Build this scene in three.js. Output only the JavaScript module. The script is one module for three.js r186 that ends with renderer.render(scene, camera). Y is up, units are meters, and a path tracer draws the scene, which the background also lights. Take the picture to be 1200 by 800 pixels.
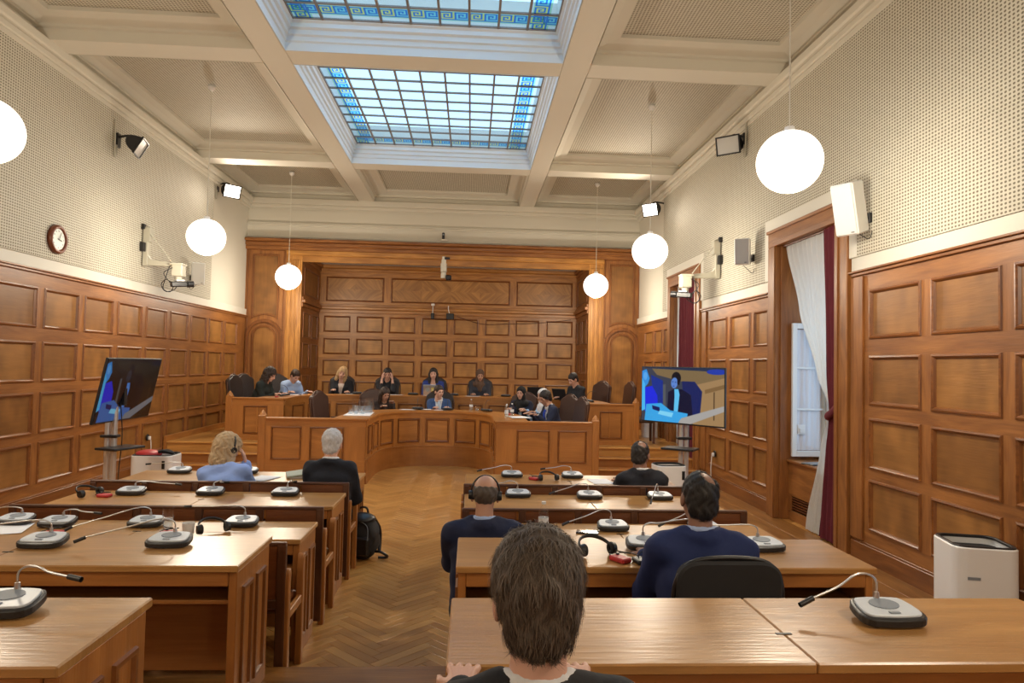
import * as THREE from 'three';
import { mergeGeometries, mergeVertices } from 'three/addons/utils/BufferGeometryUtils.js';
import { RectAreaLightUniformsLib } from 'three/addons/lights/RectAreaLightUniformsLib.js';
RectAreaLightUniformsLib.init();

// ------------------------------------------------------------------ camera, sky, exposure
const scene = new THREE.Scene();
const camera = new THREE.PerspectiveCamera(53.13, 1.5, 0.05, 120);
{
  const yaw = THREE.MathUtils.degToRad(3.389), pitch = THREE.MathUtils.degToRad(2.076), roll = THREE.MathUtils.degToRad(1.2);
  const F = new THREE.Vector3(Math.sin(yaw) * Math.cos(pitch), Math.sin(pitch), -Math.cos(yaw) * Math.cos(pitch));
  const r = new THREE.Vector3(Math.cos(yaw), 0, Math.sin(yaw)), u = new THREE.Vector3().crossVectors(r, F);
  const right = r.clone().multiplyScalar(Math.cos(roll)).addScaledVector(u, Math.sin(roll));
  const up = u.clone().multiplyScalar(Math.cos(roll)).addScaledVector(r, -Math.sin(roll));
  camera.quaternion.setFromRotationMatrix(new THREE.Matrix4().makeBasis(right, up, F.clone().negate()));
  camera.position.set(0, 1.85, 0);
}
scene.add(camera);
const renderer = new THREE.WebGLRenderer({ antialias: true });
renderer.toneMapping = THREE.LinearToneMapping;
renderer.toneMappingExposure = 0.98;
renderer.shadowMap.enabled = true;
scene.background = new THREE.Color().setRGB(0.44, 0.70, 0.96);
scene.backgroundIntensity = 2.1;
const GLOBE_POWER = 10.5, GLOBE_GLOW = 1.9, FLOOD_POWER = 26;
const WARM = new THREE.Color().setRGB(1.0, 0.88, 0.70);

// ------------------------------------------------------------------ helpers
let seed = 20240611;
const rnd = () => { seed = (seed * 1664525 + 1013904223) >>> 0; return seed / 4294967296; };
const rr = (a, b) => a + (b - a) * rnd();
const V = (x, y, z) => new THREE.Vector3(x, y, z);
const used = new Map();
function numbered(n) { const k = used.get(n) ?? 0; used.set(n, k + 1); return k ? `${n}_${String(k).padStart(3, '0')}` : n; }
function tag(o, label, category, group, kind) {
  o.userData.label = label; o.userData.category = category;
  if (group) o.userData.group = group;
  if (kind) o.userData.kind = kind;
  return o;
}
function thing(name, label, category, [x, y, z] = [0, 0, 0], turn = 0, group, kind) {
  const o = new THREE.Group(); o.name = numbered(name); scene.add(o);
  o.position.set(x, y, z); o.rotation.y = turn;
  return tag(o, label, category, group, kind);
}
function obj(name, geo, mat, parent, kind) {
  const m = new THREE.Mesh(Array.isArray(geo) ? merge(geo) : geo, mat);
  m.name = parent ? name : numbered(name); m.castShadow = m.receiveShadow = true;
  if (kind) m.userData.kind = kind;
  (parent ?? scene).add(m); return m;
}
function copy(o, [x, y, z], turn, label, group) {
  const c = o.clone(); c.name = numbered(o.name.replace(/_\d{3}$/, '')); scene.add(c);
  c.position.set(x, y, z); c.rotation.y = turn; c.userData = { ...o.userData };
  if (label) c.userData.label = label;
  if (group) c.userData.group = group;
  return c;
}
function merge(list) {
  const gs = list.map((g) => {
    const n = g.index ? g.toNonIndexed() : g.clone();
    for (const k of Object.keys(n.attributes)) if (!['position', 'normal', 'uv'].includes(k)) n.deleteAttribute(k);
    if (!n.attributes.uv) n.setAttribute('uv', new THREE.BufferAttribute(new Float32Array(n.attributes.position.count * 2), 2));
    return n;
  });
  return mergeGeometries(gs);
}
// texture coordinates in metres, u along the grain
function planar(g, grain = 'x', off) {
  const o = off ?? [rnd() * 3, rnd() * 3], n = g.index ? g.toNonIndexed() : g;
  const p = n.attributes.position, q = n.attributes.normal, uv = new Float32Array(p.count * 2), gi = 'xyz'.indexOf(grain);
  for (let i = 0; i < p.count; i++) {
    const c = [p.getX(i), p.getY(i), p.getZ(i)], m = [Math.abs(q.getX(i)), Math.abs(q.getY(i)), Math.abs(q.getZ(i))];
    const d = m[0] > m[1] && m[0] > m[2] ? 0 : m[1] > m[2] ? 1 : 2, r = [0, 1, 2].filter((k) => k !== d);
    let [a, b] = r; if (b === gi) [a, b] = [b, a];
    uv[2 * i] = c[a] + o[0]; uv[2 * i + 1] = c[b] + o[1];
  }
  n.setAttribute('uv', new THREE.BufferAttribute(uv, 2));
  return n;
}
// box with chamfered edges, centre c
function bx(w, h, d, c = [0, 0, 0], grain = 'x', b = 0.004, off) {
  b = Math.min(b, w / 3, h / 3, d / 3);
  const P = [], H = [w / 2, h / 2, d / 2];
  const tri = (...t) => t.forEach((v) => P.push(...v));
  const quad = (p, q, r, s) => {
    const n = V(...q).sub(V(...p)).cross(V(...s).sub(V(...p))), m = V(...p).add(V(...q)).add(V(...r)).add(V(...s));
    if (n.dot(m) < 0) tri(p, s, r, p, r, q); else tri(p, q, r, p, r, s);
  };
  const pt = (s, ax) => [0, 1, 2].map((i) => s[i] * (H[i] - (i === ax ? 0 : b)));
  const S = [-1, 1];
  if (b <= 0) b = 0;
  for (let a = 0; a < 3; a++) for (const s of S) {
    const [j, k] = [0, 1, 2].filter((i) => i !== a), mk = (u, v) => { const q = [0, 0, 0]; q[a] = s; q[j] = u; q[k] = v; return pt(q, a); };
    quad(mk(-1, -1), mk(1, -1), mk(1, 1), mk(-1, 1));
  }
  if (b > 0) {
    for (let a = 0; a < 3; a++) {
      const [j, k] = [0, 1, 2].filter((i) => i !== a);
      for (const u of S) for (const v of S) {
        const mk = (s, ax) => { const q = [0, 0, 0]; q[a] = s; q[j] = u; q[k] = v; return pt(q, ax); };
        quad(mk(-1, j), mk(1, j), mk(1, k), mk(-1, k));
      }
    }
    for (const x of S) for (const y of S) for (const z of S) {
      const q = [x, y, z], A = pt(q, 0), B = pt(q, 1), C = pt(q, 2), n = V(...B).sub(V(...A)).cross(V(...C).sub(V(...A)));
      if (n.dot(V(...q)) < 0) tri(A, C, B); else tri(A, B, C);
    }
  }
  const g = new THREE.BufferGeometry();
  g.setAttribute('position', new THREE.Float32BufferAttribute(P, 3)); g.computeVertexNormals();
  g.translate(...c);
  return planar(g, grain, off);
}
const span = (x0, x1, y0, y1, z0, z1, grain, b) => bx(Math.abs(x1 - x0), Math.abs(y1 - y0), Math.abs(z1 - z0), [(x0 + x1) / 2, (y0 + y1) / 2, (z0 + z1) / 2], grain, b);
// nested rectangular loops in the xy plane (size w x h, centred): list of [inset, z]; cap closes the last
function ring(w, h, prof, cap = false, nx = 1, only) {
  const P = [];
  const loop = ([i, z]) => {
    const X = w / 2 - i, Y = h / 2 - i, L = [];
    for (let k = 0; k < nx; k++) L.push([-X + 2 * X * k / nx, -Y, z]);
    L.push([X, -Y, z]);
    for (let k = 0; k < nx; k++) L.push([X - 2 * X * k / nx, Y, z]);
    L.push([-X, Y, z]);
    return L;
  };
  if (!only) for (let s = 0; s + 1 < prof.length; s++) {
    const a = loop(prof[s]), b = loop(prof[s + 1]), n = a.length;
    for (let k = 0; k < n; k++) { const m = (k + 1) % n; P.push(...a[k], ...a[m], ...b[m], ...a[k], ...b[m], ...b[k]); }
  }
  if (cap) {
    const [i, z] = prof[prof.length - 1], X = w / 2 - i, Y = h / 2 - i;
    for (let k = 0; k < nx; k++) { const x0 = -X + 2 * X * k / nx, x1 = -X + 2 * X * (k + 1) / nx; P.push(x0, -Y, z, x1, -Y, z, x1, Y, z, x0, -Y, z, x1, Y, z, x0, Y, z); }
  }
  const g = new THREE.BufferGeometry();
  g.setAttribute('position', new THREE.Float32BufferAttribute(P, 3)); g.computeVertexNormals();
  return planar(g, 'x');
}
function tube(pts, r, seg = 24, rad = 6, closed = false) {
  const c = new THREE.CatmullRomCurve3(pts.map((p) => (p.isVector3 ? p : V(...p))), closed, 'centripetal');
  return new THREE.TubeGeometry(c, seg, r, rad, closed);
}
const cyl = (r0, r1, h, c = [0, 0, 0], n = 20) => new THREE.CylinderGeometry(r1, r0, h, n).translate(c[0], c[1] + h / 2, c[2]);
const lathe = (pts, n = 24) => new THREE.LatheGeometry(pts.map(([a, b]) => new THREE.Vector2(a, b)), n);
function extrude(pts, depth, bevel = 0.004, holes = [], curve = 12) {
  const s = pts instanceof THREE.Shape ? pts : new THREE.Shape(pts.map(([x, y]) => new THREE.Vector2(x, y)));
  for (const h of holes) s.holes.push(h instanceof THREE.Path ? h : new THREE.Path(h.map(([x, y]) => new THREE.Vector2(x, y))));
  return new THREE.ExtrudeGeometry(s, { depth, bevelEnabled: bevel > 0, bevelThickness: bevel, bevelSize: bevel, bevelOffset: -bevel, bevelSegments: 1, curveSegments: curve });
}
// ------------------------------------------------------------------ noise, textures
const hash = (x, y, s = 0) => { let h = (x * 374761393 + y * 668265263 + s * 2147483647) | 0; h = Math.imul(h ^ (h >>> 13), 1274126177); return ((h ^ (h >>> 16)) >>> 0) / 4294967296; };
function vnoise(x, y, px, py, s = 0) {
  const xi = Math.floor(x), yi = Math.floor(y), fx = x - xi, fy = y - yi, u = fx * fx * (3 - 2 * fx), v = fy * fy * (3 - 2 * fy);
  const w = (a, p) => ((a % p) + p) % p, h = (a, b) => hash(w(a, px), w(b, py), s);
  return (h(xi, yi) * (1 - u) + h(xi + 1, yi) * u) * (1 - v) + (h(xi, yi + 1) * (1 - u) + h(xi + 1, yi + 1) * u) * v;
}
function dataTex(n, m, fn, srgb = true, rep = 1, repY = rep) {
  const d = new Uint8Array(n * m * 4);
  for (let y = 0; y < m; y++) for (let x = 0; x < n; x++) {
    const c = fn(x / n, y / m), i = (y * n + x) * 4;
    for (let k = 0; k < 3; k++) d[i + k] = Math.max(0, Math.min(255, Math.round(255 * c[k]))); d[i + 3] = 255;
  }
  const t = new THREE.DataTexture(d, n, m); t.wrapS = t.wrapT = THREE.RepeatWrapping;
  t.magFilter = THREE.LinearFilter; t.minFilter = THREE.LinearMipmapLinearFilter; t.generateMipmaps = true;
  if (srgb) t.colorSpace = THREE.SRGBColorSpace; t.repeat.set(rep, repY); t.needsUpdate = true; return t;
}
function woodFn(tones, streak = 1, s = 0) {
  return (u, v) => {
    const w = vnoise(u * 3, v * 5, 3, 5, s) * 0.12;
    const a = vnoise(u * 3, (v + w) * 26, 3, 26, s + 1), b = vnoise(u * 6, (v + w) * 70, 6, 70, s + 2), c = vnoise(u * 14, v * 220, 14, 220, s + 3), d = vnoise(u * 4, v * 4, 4, 4, s + 4), e = vnoise(u * 9, v * 10, 9, 10, s + 5);
    let t = 0.32 * a + 0.22 * b * streak + 0.14 * c * streak + 0.22 * d + 0.1 * e;
    t = Math.max(0, Math.min(1, (t - 0.25) * 1.7));
    return tones[0].map((q, k) => q + (tones[1][k] - q) * t);
  };
}
const woodMap = dataTex(512, 512, woodFn([[0.70, 0.64, 0.58], [1.0, 0.99, 0.97]]), true, 0.7);
const woodMap2 = dataTex(512, 512, woodFn([[0.80, 0.76, 0.72], [1.0, 0.99, 0.98]], 0.8, 40), true, 0.6);
const woodBump = dataTex(256, 256, (u, v) => { const c = vnoise(u * 10, v * 120, 10, 120, 9); return [c, c, c]; }, false, 1.2);
const burl = dataTex(256, 256, (u, v) => { const a = vnoise(u * 7, v * 4, 7, 4, 71), b = vnoise(u * 15, v * 9, 15, 9, 72), c = vnoise(u * 5, v * 60, 5, 60, 73); const t = 0.5 * a + 0.3 * b + 0.2 * c; return [0.66 + 0.36 * t, 0.62 + 0.38 * t, 0.56 + 0.42 * t]; }, true, 0.8);
function wood(r, g, b, rough = 0.48, map = woodMap, coat = 0.12) {
  return new THREE.MeshPhysicalMaterial({ color: new THREE.Color().setRGB(r * 1.08, g * 0.95, b * 0.60), roughness: rough, map, bumpMap: woodBump, bumpScale: 0.0006, clearcoat: coat, clearcoatRoughness: 0.3 });
}
const plain = (r, g, b, rough = 0.6, metal = 0) => new THREE.MeshStandardMaterial({ color: new THREE.Color().setRGB(r, g, b), roughness: rough, metalness: metal });
const M = {
  frame: wood(0.37, 0.175, 0.068), frame2: wood(0.35, 0.160, 0.06),
  panels: [wood(0.34, 0.180, 0.072, 0.45, burl), wood(0.37, 0.20, 0.08, 0.45, burl), wood(0.31, 0.160, 0.062, 0.45, burl)],
  mould: wood(0.27, 0.115, 0.044, 0.32),
  pillar: wood(0.56, 0.305, 0.11, 0.4), alcove: wood(0.53, 0.28, 0.105, 0.42),
  alcoveP: [wood(0.50, 0.285, 0.115, 0.45, burl), wood(0.53, 0.305, 0.125, 0.45, burl)],
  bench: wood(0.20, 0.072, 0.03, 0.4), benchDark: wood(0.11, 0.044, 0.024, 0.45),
  deskTop: wood(0.52, 0.325, 0.175, 0.3, woodMap2, 0.3), deskSide: wood(0.44, 0.21, 0.085, 0.38, woodMap2),
  desk: wood(0.52, 0.255, 0.098, 0.38, woodMap2), deskP: wood(0.50, 0.245, 0.092, 0.4, woodMap2),
  floors: [wood(0.66, 0.39, 0.17, 0.3, woodMap2, 0.3), wood(0.71, 0.43, 0.19, 0.3, woodMap2, 0.3), wood(0.60, 0.34, 0.14, 0.3, woodMap2, 0.3), wood(0.75, 0.47, 0.22, 0.3, woodMap2, 0.3)],
  floorBase: plain(0.10, 0.05, 0.02), board: wood(0.34, 0.18, 0.075, 0.35),
  cream: plain(0.66, 0.63, 0.54, 0.75), creamTrim: plain(0.70, 0.68, 0.60, 0.6), ceilPaint: plain(0.66, 0.63, 0.54, 0.75),
  white: plain(0.80, 0.80, 0.80, 0.45), whiteGloss: plain(0.82, 0.83, 0.84, 0.25), paper: plain(0.82, 0.83, 0.86, 0.8),
  black: plain(0.012, 0.012, 0.014, 0.4), blackMatte: plain(0.015, 0.015, 0.017, 0.8), rubber: plain(0.03, 0.03, 0.032, 0.9),
  steel: plain(0.62, 0.62, 0.62, 0.3, 1), alu: plain(0.68, 0.69, 0.71, 0.42, 0.85), greyPlastic: plain(0.58, 0.63, 0.69, 0.38), greyDark: plain(0.22, 0.25, 0.29, 0.55),  // greyPlastic: bluish skylight reflection on the face plates is painted into the grey
  beigeMetal: plain(0.46, 0.44, 0.36, 0.55), red: plain(0.45, 0.03, 0.035, 0.4), leather: plain(0.062, 0.026, 0.017, 0.42), leatherDark: plain(0.025, 0.017, 0.016, 0.45),
  glass: new THREE.MeshPhysicalMaterial({ color: 0xffffff, roughness: 0.03, transmission: 1, thickness: 0, ior: 1.45 }),
};
// ------------------------------------------------------------------ the room
const XL = -5.22, XR = 3.95, ZB = -16, ZA = -17.86, ZF = 5, YC = 5.6, H1 = 0.2, H2 = 0.45, XC = -0.61;
const holes = (u, v) => { // perforated acoustic board: 8 x 10 oblong holes in 0.32 m
  const a = (u * 8) % 1 - 0.5, b = (v * 10) % 1 - 0.5, d = Math.hypot(a / 0.30, b / 0.27);
  const t = Math.max(0, Math.min(1, (1.15 - d) / 0.3)), n = vnoise(u * 8, v * 8, 8, 8, 5) * 0.03;
  return [0.97 - n - 0.40 * t, 0.965 - n - 0.42 * t, 0.955 - n - 0.46 * t];
};
const perfMap = dataTex(256, 256, holes, true, 1 / 0.32);
const perfBump = dataTex(256, 256, (u, v) => { const c = holes(u, v)[0]; return [c, c, c]; }, false, 1 / 0.32);
M.perf = new THREE.MeshStandardMaterial({ color: new THREE.Color().setRGB(0.67, 0.645, 0.55), roughness: 0.75, map: perfMap, bumpMap: perfBump, bumpScale: 0.006 });

// ---- floor: herringbone planks, the ones of the open aisle one by one
{
  const fl = thing('floor', 'honey oak herringbone parquet floor of the hall', 'floor', [0, 0, 0], 0, null, 'structure');
  obj('subfloor', span(XL - 0.3, XR + 0.6, -0.2, -0.014, ZF + 0.2, ZA - 0.3, 'x', 0), M.floorBase, fl);
  const w = 0.075, L = 0.45, c = Math.SQRT1_2, all = [];
  for (let m = -22; m < 22; m++) for (let k = -260; k < 90; k++) for (let t = 0; t < 2; t++) {
    const x = k * w - m * L + (t ? -w / 2 : L / 2), y = k * w + m * L + (t ? L / 2 : w / 2);
    const X = (x - y) * c - 0.53, Z = (x + y) * c - 4.0;
    if (X > XL - 0.1 && X < XR + 0.2 && Z > -13.2 && Z < -3.6) all.push([X, Z, t]);
  }
  const lens = [0, 1, 2, 3].map(() => [0, 1].map((t) => bx(L - 0.002, 0.014, w - 0.002, [0, -0.007, 0], 'x', 0.0012).rotateY(t ? Math.PI * 0.75 : Math.PI / 4)));
  const inAisle = (p) => p[0] > -1.15 && p[0] < 0.1 && p[1] < -6.1 && p[1] > -12.7;
  all.sort((a, b) => (inAisle(b) - inAisle(a)) || (b[1] - a[1]));
  const rest = [[], [], [], []];
  all.forEach(([X, Z, t], i) => {
    const q = Math.floor(hash(Math.round(X * 100), Math.round(Z * 100), 3) * 4), g = lens[(i * 7 + 3) % 4][t];
    if (i < 300) { const p = obj('plank', g, M.floors[q], fl); p.position.set(X, 0, Z); } else rest[q].push(g.clone().translate(X, 0, Z));
  });
  rest.forEach((r, q) => { if (r.length) obj('parquet_field', r, M.floors[q], fl, 'stuff'); });
  const back = thing('floor_step', 'raised back tier of the hall floor carrying the nearer desks', 'floor', [0, 0, 0], 0, null, 'structure');
  obj('tread', [span(XL, XR, 0, 0.145, -3.95, -2.62, 'x'), span(XL, XR, 0, 0.29, -2.62, ZF, 'x')], M.board, back);
  const edge = thing('floor_border', 'dark floorboards running along the window wall', 'floor', [0, 0, 0], 0, null, 'structure');
  for (let i = 0; i < 5; i++) obj('board', span(2.55 + i * 0.28, 2.828 + i * 0.28, -0.01, 0.004, -3.96, -11.38, 'z', 0.002), M.board, edge);
}

// ---- panelled walls. Local frame: x along the wall, z out of the wall
const PROF = [[0, 0], [0.005, 0.013], [0.02, 0.017], [0.032, 0.006], [0.042, -0.013]];
const pgCache = new Map();
function panelAt(parent, x0, x1, y0, y1, mats, i, z = 0.03, prof = PROF) {
  const w = x1 - x0, h = y1 - y0, key = [w.toFixed(3), h.toFixed(3), prof.length, i % 3].join();
  if (!pgCache.has(key)) pgCache.set(key, [ring(w, h, [prof[prof.length - 1]], true), ring(w, h, prof)]);
  const [f, m] = pgCache.get(key), p = obj('panel', f, mats[i % mats.length], parent);
  p.position.set((x0 + x1) / 2, (y0 + y1) / 2, z);
  obj('moulding', m, M.mould, p);
  return p;
}
function wainscot(parent, a, b, yb, yt, cols, rows, frameMat, mats, skirt = true) {
  const bars = [], ys = [yb, ...rows.flat().sort((p, q) => p - q), yt], xs = [a, ...cols.flat(), b];
  for (let i = 0; i < ys.length; i += 2) if (ys[i + 1] - ys[i] > 0.004) bars.push(span(a, b, ys[i], ys[i + 1], 0, 0.03, 'x', 0));
  for (let j = 0; j < xs.length; j += 2) if (xs[j + 1] - xs[j] > 0.004) for (let i = 1; i + 1 < ys.length; i += 2) bars.push(span(xs[j], xs[j + 1], ys[i], ys[i + 1], 0, 0.03, 'y', 0));
  obj('wainscot_frame', bars, frameMat, parent);
  let n = Math.floor(rnd() * 3);
  for (const [x0, x1] of cols) for (const [y0, y1] of rows) panelAt(parent, x0, x1, y0, y1, mats, n += 1 + Math.floor(rnd() * 2));
  if (skirt) obj('skirting', [span(a, b, yb, yb + 0.17, 0.03, 0.05, 'x'), span(a, b, yb + 0.17, yb + 0.19, 0.03, 0.04, 'x')], M.mould, parent);
}
const ROWS = [[0.32, 0.82], [0.92, 1.42], [1.54, 2.03], [2.19, 2.68]];
const cap = (parent, a, b, y) => obj('dado_cap', [span(a, b, y - 0.05, y - 0.02, 0.03, 0.06, 'x'), span(a, b, y - 0.02, y, 0.0, 0.085, 'x')], M.frame2, parent);
{ // left wall, local x = -z
  const wl = thing('wall_left', 'long wall with oak panelling below cream perforated acoustic board', 'wall', [XL, 0, 0], Math.PI / 2, null, 'structure');
  obj('masonry', span(-ZF, -ZA, -0.1, 6.2, -0.25, 0, 'x', 0), M.cream, wl);
  const cols = []; for (let k = -6; k < 8; k++) cols.push([8.586 + 0.87 * k, 9.326 + 0.87 * k]);
  wainscot(wl, -ZF, 15.95, 0, 2.88, cols, ROWS, M.frame, M.panels);
  cap(wl, -ZF, 15.95, 2.89);
  obj('white_border', [span(-ZF, 15.97, 2.89, 3.035, 0, 0.045, 'x')], M.creamTrim, wl);
  obj('acoustic_board', [span(-ZF, 13.75, 3.035, 5.38, 0, 0.06, 'x', 0.003)], M.perf, wl);
  obj('cornice', cornice(-ZF, 16), M.ceilPaint, wl);
}
function cornice(a, b) { return [span(a, b, 5.36, 5.42, 0, 0.07, 'x'), span(a, b, 5.42, 5.50, 0, 0.10, 'x', 0.012), span(a, b, 5.50, 5.62, 0, 0.15, 'x', 0.02)]; }
// ---- right wall with three window recesses, local x = z
const WIN = [[-13.1, -11.65], [-8.5, -7.05], [-3.9, -2.45]];
{
  const wr = thing('wall_right', 'window wall with oak panelling below cream perforated acoustic board', 'wall', [XR, 0, 0], -Math.PI / 2, null, 'structure');
  const segs = [[ZA, WIN[0][0]], [WIN[0][1], WIN[1][0]], [WIN[1][1], WIN[2][0]], [WIN[2][1], ZF]];
  const mass = segs.map(([a, b]) => span(a, b, -0.1, 3.6, -0.65, 0, 'x', 0));
  mass.push(span(ZA, ZF, 3.6, 6.2, -0.65, 0, 'x', 0));
  for (const [a, b] of WIN) mass.push(span(a, b, -0.1, 0.8, -0.65, -0.5, 'x', 0), span(a, b, 3.0, 3.6, -0.65, -0.5, 'x', 0), span(a, a + 0.14, 0.8, 3.0, -0.65, -0.5, 'x', 0), span(b - 0.14, b, 0.8, 3.0, -0.65, -0.5, 'x', 0));
  obj('masonry', mass, M.cream, wr);
  const colsets = [[[-15.25, -14.55], [-14.42, -13.85], [-13.72, -13.4]], [[-11.02, -10.28], [-10.14, -9.4], [-9.27, -8.8]], [[-6.51, -5.73], [-5.6, -4.82], [-4.7, -4.25]], [[-2.1, -1.35], [-1.2, -0.45], [-0.3, 0.45]]];
  const ends = [[-15.95, -13.34], [-11.41, -8.74], [-6.81, -4.14], [-2.21, ZF]];
  ends.forEach(([a, b], i) => { wainscot(wr, a, b, 0, 2.88, colsets[i], ROWS, M.frame, M.panels); cap(wr, a, b, 2.89); });
  // white border, stepping over the windows
  const brd = [];
  ends.forEach(([a, b]) => brd.push(span(a, b, 2.89, 3.035, 0, 0.045, 'x')));
  for (const [a, b] of WIN) brd.push(span(a - 0.36, b + 0.36, 3.68, 3.84, 0, 0.062, 'x'), span(a - 0.36, a - 0.22, 3.035, 3.68, 0, 0.062, 'y'), span(b + 0.22, b + 0.36, 3.035, 3.68, 0, 0.062, 'y'));
  obj('white_border', brd, M.creamTrim, wr);
  const ac = [span(-13.75, ZF, 3.84, 5.38, 0, 0.06, 'x', 0.003)];
  for (const [a, b] of [[-13.75, -13.46], [-11.29, -8.86], [-6.69, -4.26], [-2.09, ZF]]) ac.push(span(a, b, 3.035, 3.84, 0, 0.06, 'x', 0));
  obj('acoustic_board', ac, M.perf, wr);
  obj('cornice', cornice(-16, ZF), M.ceilPaint, wr);
  // pilaster strips beside the window casings
  obj('pilaster_strip', [span(-6.81, -6.6, 0.2, 2.83, 0.029, 0.054, 'y'), span(-11.4, -11.17, 0.2, 2.83, 0.029, 0.054, 'y')], M.frame2, wr);
}
// ---- wall behind the camera, with its own door
{
  const wf = thing('wall_front', 'cream end wall behind the last desks', 'wall', [0, 0, ZF], Math.PI, null, 'structure');
  obj('masonry', span(-XR - 0.65, -XL + 0.25, -0.1, 6.2, -0.25, 0, 'x', 0), M.cream, wf);
  obj('wainscot', span(-XR, -XL, 0, 2.88, 0, 0.03, 'y', 0), M.frame, wf);
}
// ---- window recesses
WIN.forEach(([a, b], i) => {
  const lab = ['deep oak window recess nearest the carved dais', 'oak window recess with its casement leaf standing open', 'oak window recess beside the last desks'][i];
  const wd = thing(`window_${i + 1}`, lab, 'window', [XR, 0, 0], -Math.PI / 2, null, 'structure');
  const y1 = 3.46;
  obj('casing', [span(a - 0.22, a, 0, y1, 0, 0.085, 'y', 0.008), span(b, b + 0.22, 0, y1, 0, 0.085, 'y', 0.008), span(a - 0.22, b + 0.22, y1, y1 + 0.22, 0, 0.085, 'x', 0.008),
    span(a - 0.06, a, 0, y1, 0.085, 0.1, 'y'), span(b, b + 0.06, 0, y1, 0.085, 0.1, 'y'), span(a - 0.06, b + 0.06, y1, y1 + 0.06, 0.085, 0.1, 'x'), span(a - 0.22, b + 0.22, y1 + 0.18, y1 + 0.22, 0.085, 0.11, 'x')], M.frame, wd);
  obj('jamb', [span(a - 0.005, a + 0.03, 0, y1, -0.5, 0.02, 'y')], M.frame2, wd);
  obj('jamb', [span(b - 0.03, b + 0.005, 0, y1, -0.5, 0.02, 'y')], M.frame2, wd);
  obj('head_board', span(a, b, y1, y1 + 0.03, -0.5, 0.02, 'x'), M.frame2, wd);
  obj('frame', [span(a + 0.14, a + 0.2, 0.8, 3.0, -0.6, -0.52, 'y'), span(b - 0.2, b - 0.14, 0.8, 3.0, -0.6, -0.52, 'y'), span(a + 0.2, b - 0.2, 0.8, 0.87, -0.6, -0.52, 'x'), span(a + 0.2, b - 0.2, 2.93, 3.0, -0.6, -0.52, 'x'), span((a + b) / 2 - 0.035, (a + b) / 2 + 0.035, 0.87, 2.93, -0.6, -0.52, 'y')], M.white, wd);
  if (i !== 1) for (const [p, q] of [[a + 0.2, (a + b) / 2 - 0.035], [(a + b) / 2 + 0.035, b - 0.2]]) obj('pane', span(p, q, 0.87, 2.93, -0.562, -0.56, 'x', 0), M.glass, wd);
  else obj('pane', span((a + b) / 2 + 0.035, b - 0.2, 0.87, 2.93, -0.562, -0.56, 'x', 0), M.glass, wd);
  obj('window_sill', span(a + 0.03, b - 0.03, 0.72, 0.75, -0.52, -0.06, 'x', 0.006), M.frame2, wd);
});
{ // the open leaf, turned in against the far jamb (faces the hall)
  const [a] = WIN[1];
  const lf = thing('casement_leaf', 'open white casement leaf with three panes turned into the recess', 'window', [XR + 0.10, 0.79, a + 0.09], 0);
  const W = 0.56, H = 1.68;
  obj('leaf_frame', [span(0, 0.06, 0, H, -0.02, 0.02), span(W - 0.06, W, 0, H, -0.02, 0.02), span(0.06, W - 0.06, 0, 0.075, -0.02, 0.02), span(0.06, W - 0.06, H - 0.07, H, -0.02, 0.02)], M.whiteGloss, lf);
  for (let k = 0; k < 2; k++) obj('glazing_bar', span(0.06, W - 0.06, 0.58 + k * 0.52, 0.605 + k * 0.52, -0.015, 0.015), M.whiteGloss, lf);
  for (let k = 0; k < 3; k++) obj('pane', span(0.06, W - 0.06, [0.075, 0.605, 1.125][k], [0.58, 1.1, H - 0.07][k], -0.002, 0.002, 'x', 0), M.glass, lf);
  const cloth = new THREE.PlaneGeometry(W - 0.12, H - 0.16, 40, 1).translate(W / 2, H / 2, -0.018); { const p = cloth.attributes.position; for (let k = 0; k < p.count; k++) p.setZ(k, -0.018 + 0.006 * Math.sin(p.getX(k) * 90)); cloth.computeVertexNormals(); }
  obj('net_lining', cloth, plain(0.72, 0.70, 0.74, 0.9), lf);
  obj('handle_plate', [span(0.07, 0.17, 0.28, 0.40, 0.004, 0.02), span(0.09, 0.15, 0.3, 0.36, 0.02, 0.035)], M.white, lf);
  const rc = thing('radiator_cover', 'oak radiator cover with slatted grille under the open window', 'radiator cover', [XR, 0, 0], -Math.PI / 2);
  obj('front_board', [span(a + 0.03, -7.08, 0.30, 0.72, -0.12, -0.09, 'x'), span(a + 0.03, -7.08, 0, 0.12, -0.12, -0.09, 'x'), span(a + 0.03, a + 0.11, 0.12, 0.3, -0.12, -0.09, 'y')], M.frame, rc);
  for (let k = 0; k < 5; k++) obj('slat', span(a + 0.11, -7.08, 0.145 + k * 0.032, 0.158 + k * 0.032, -0.125, -0.095, 'x', 0.002), M.bench, rc);
  const bk = thing('notebook', 'dark tablet lying on the sill under the open window', 'tablet', [XR + 0.2, 0.75, -8.0], 0.3);
  obj('cover', bx(0.26, 0.012, 0.2, [0, 0.006, 0]), M.black, bk); obj('screen_glass', bx(0.23, 0.003, 0.17, [0, 0.0135, 0]), plain(0.05, 0.07, 0.1, 0.08), bk);
}
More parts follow.
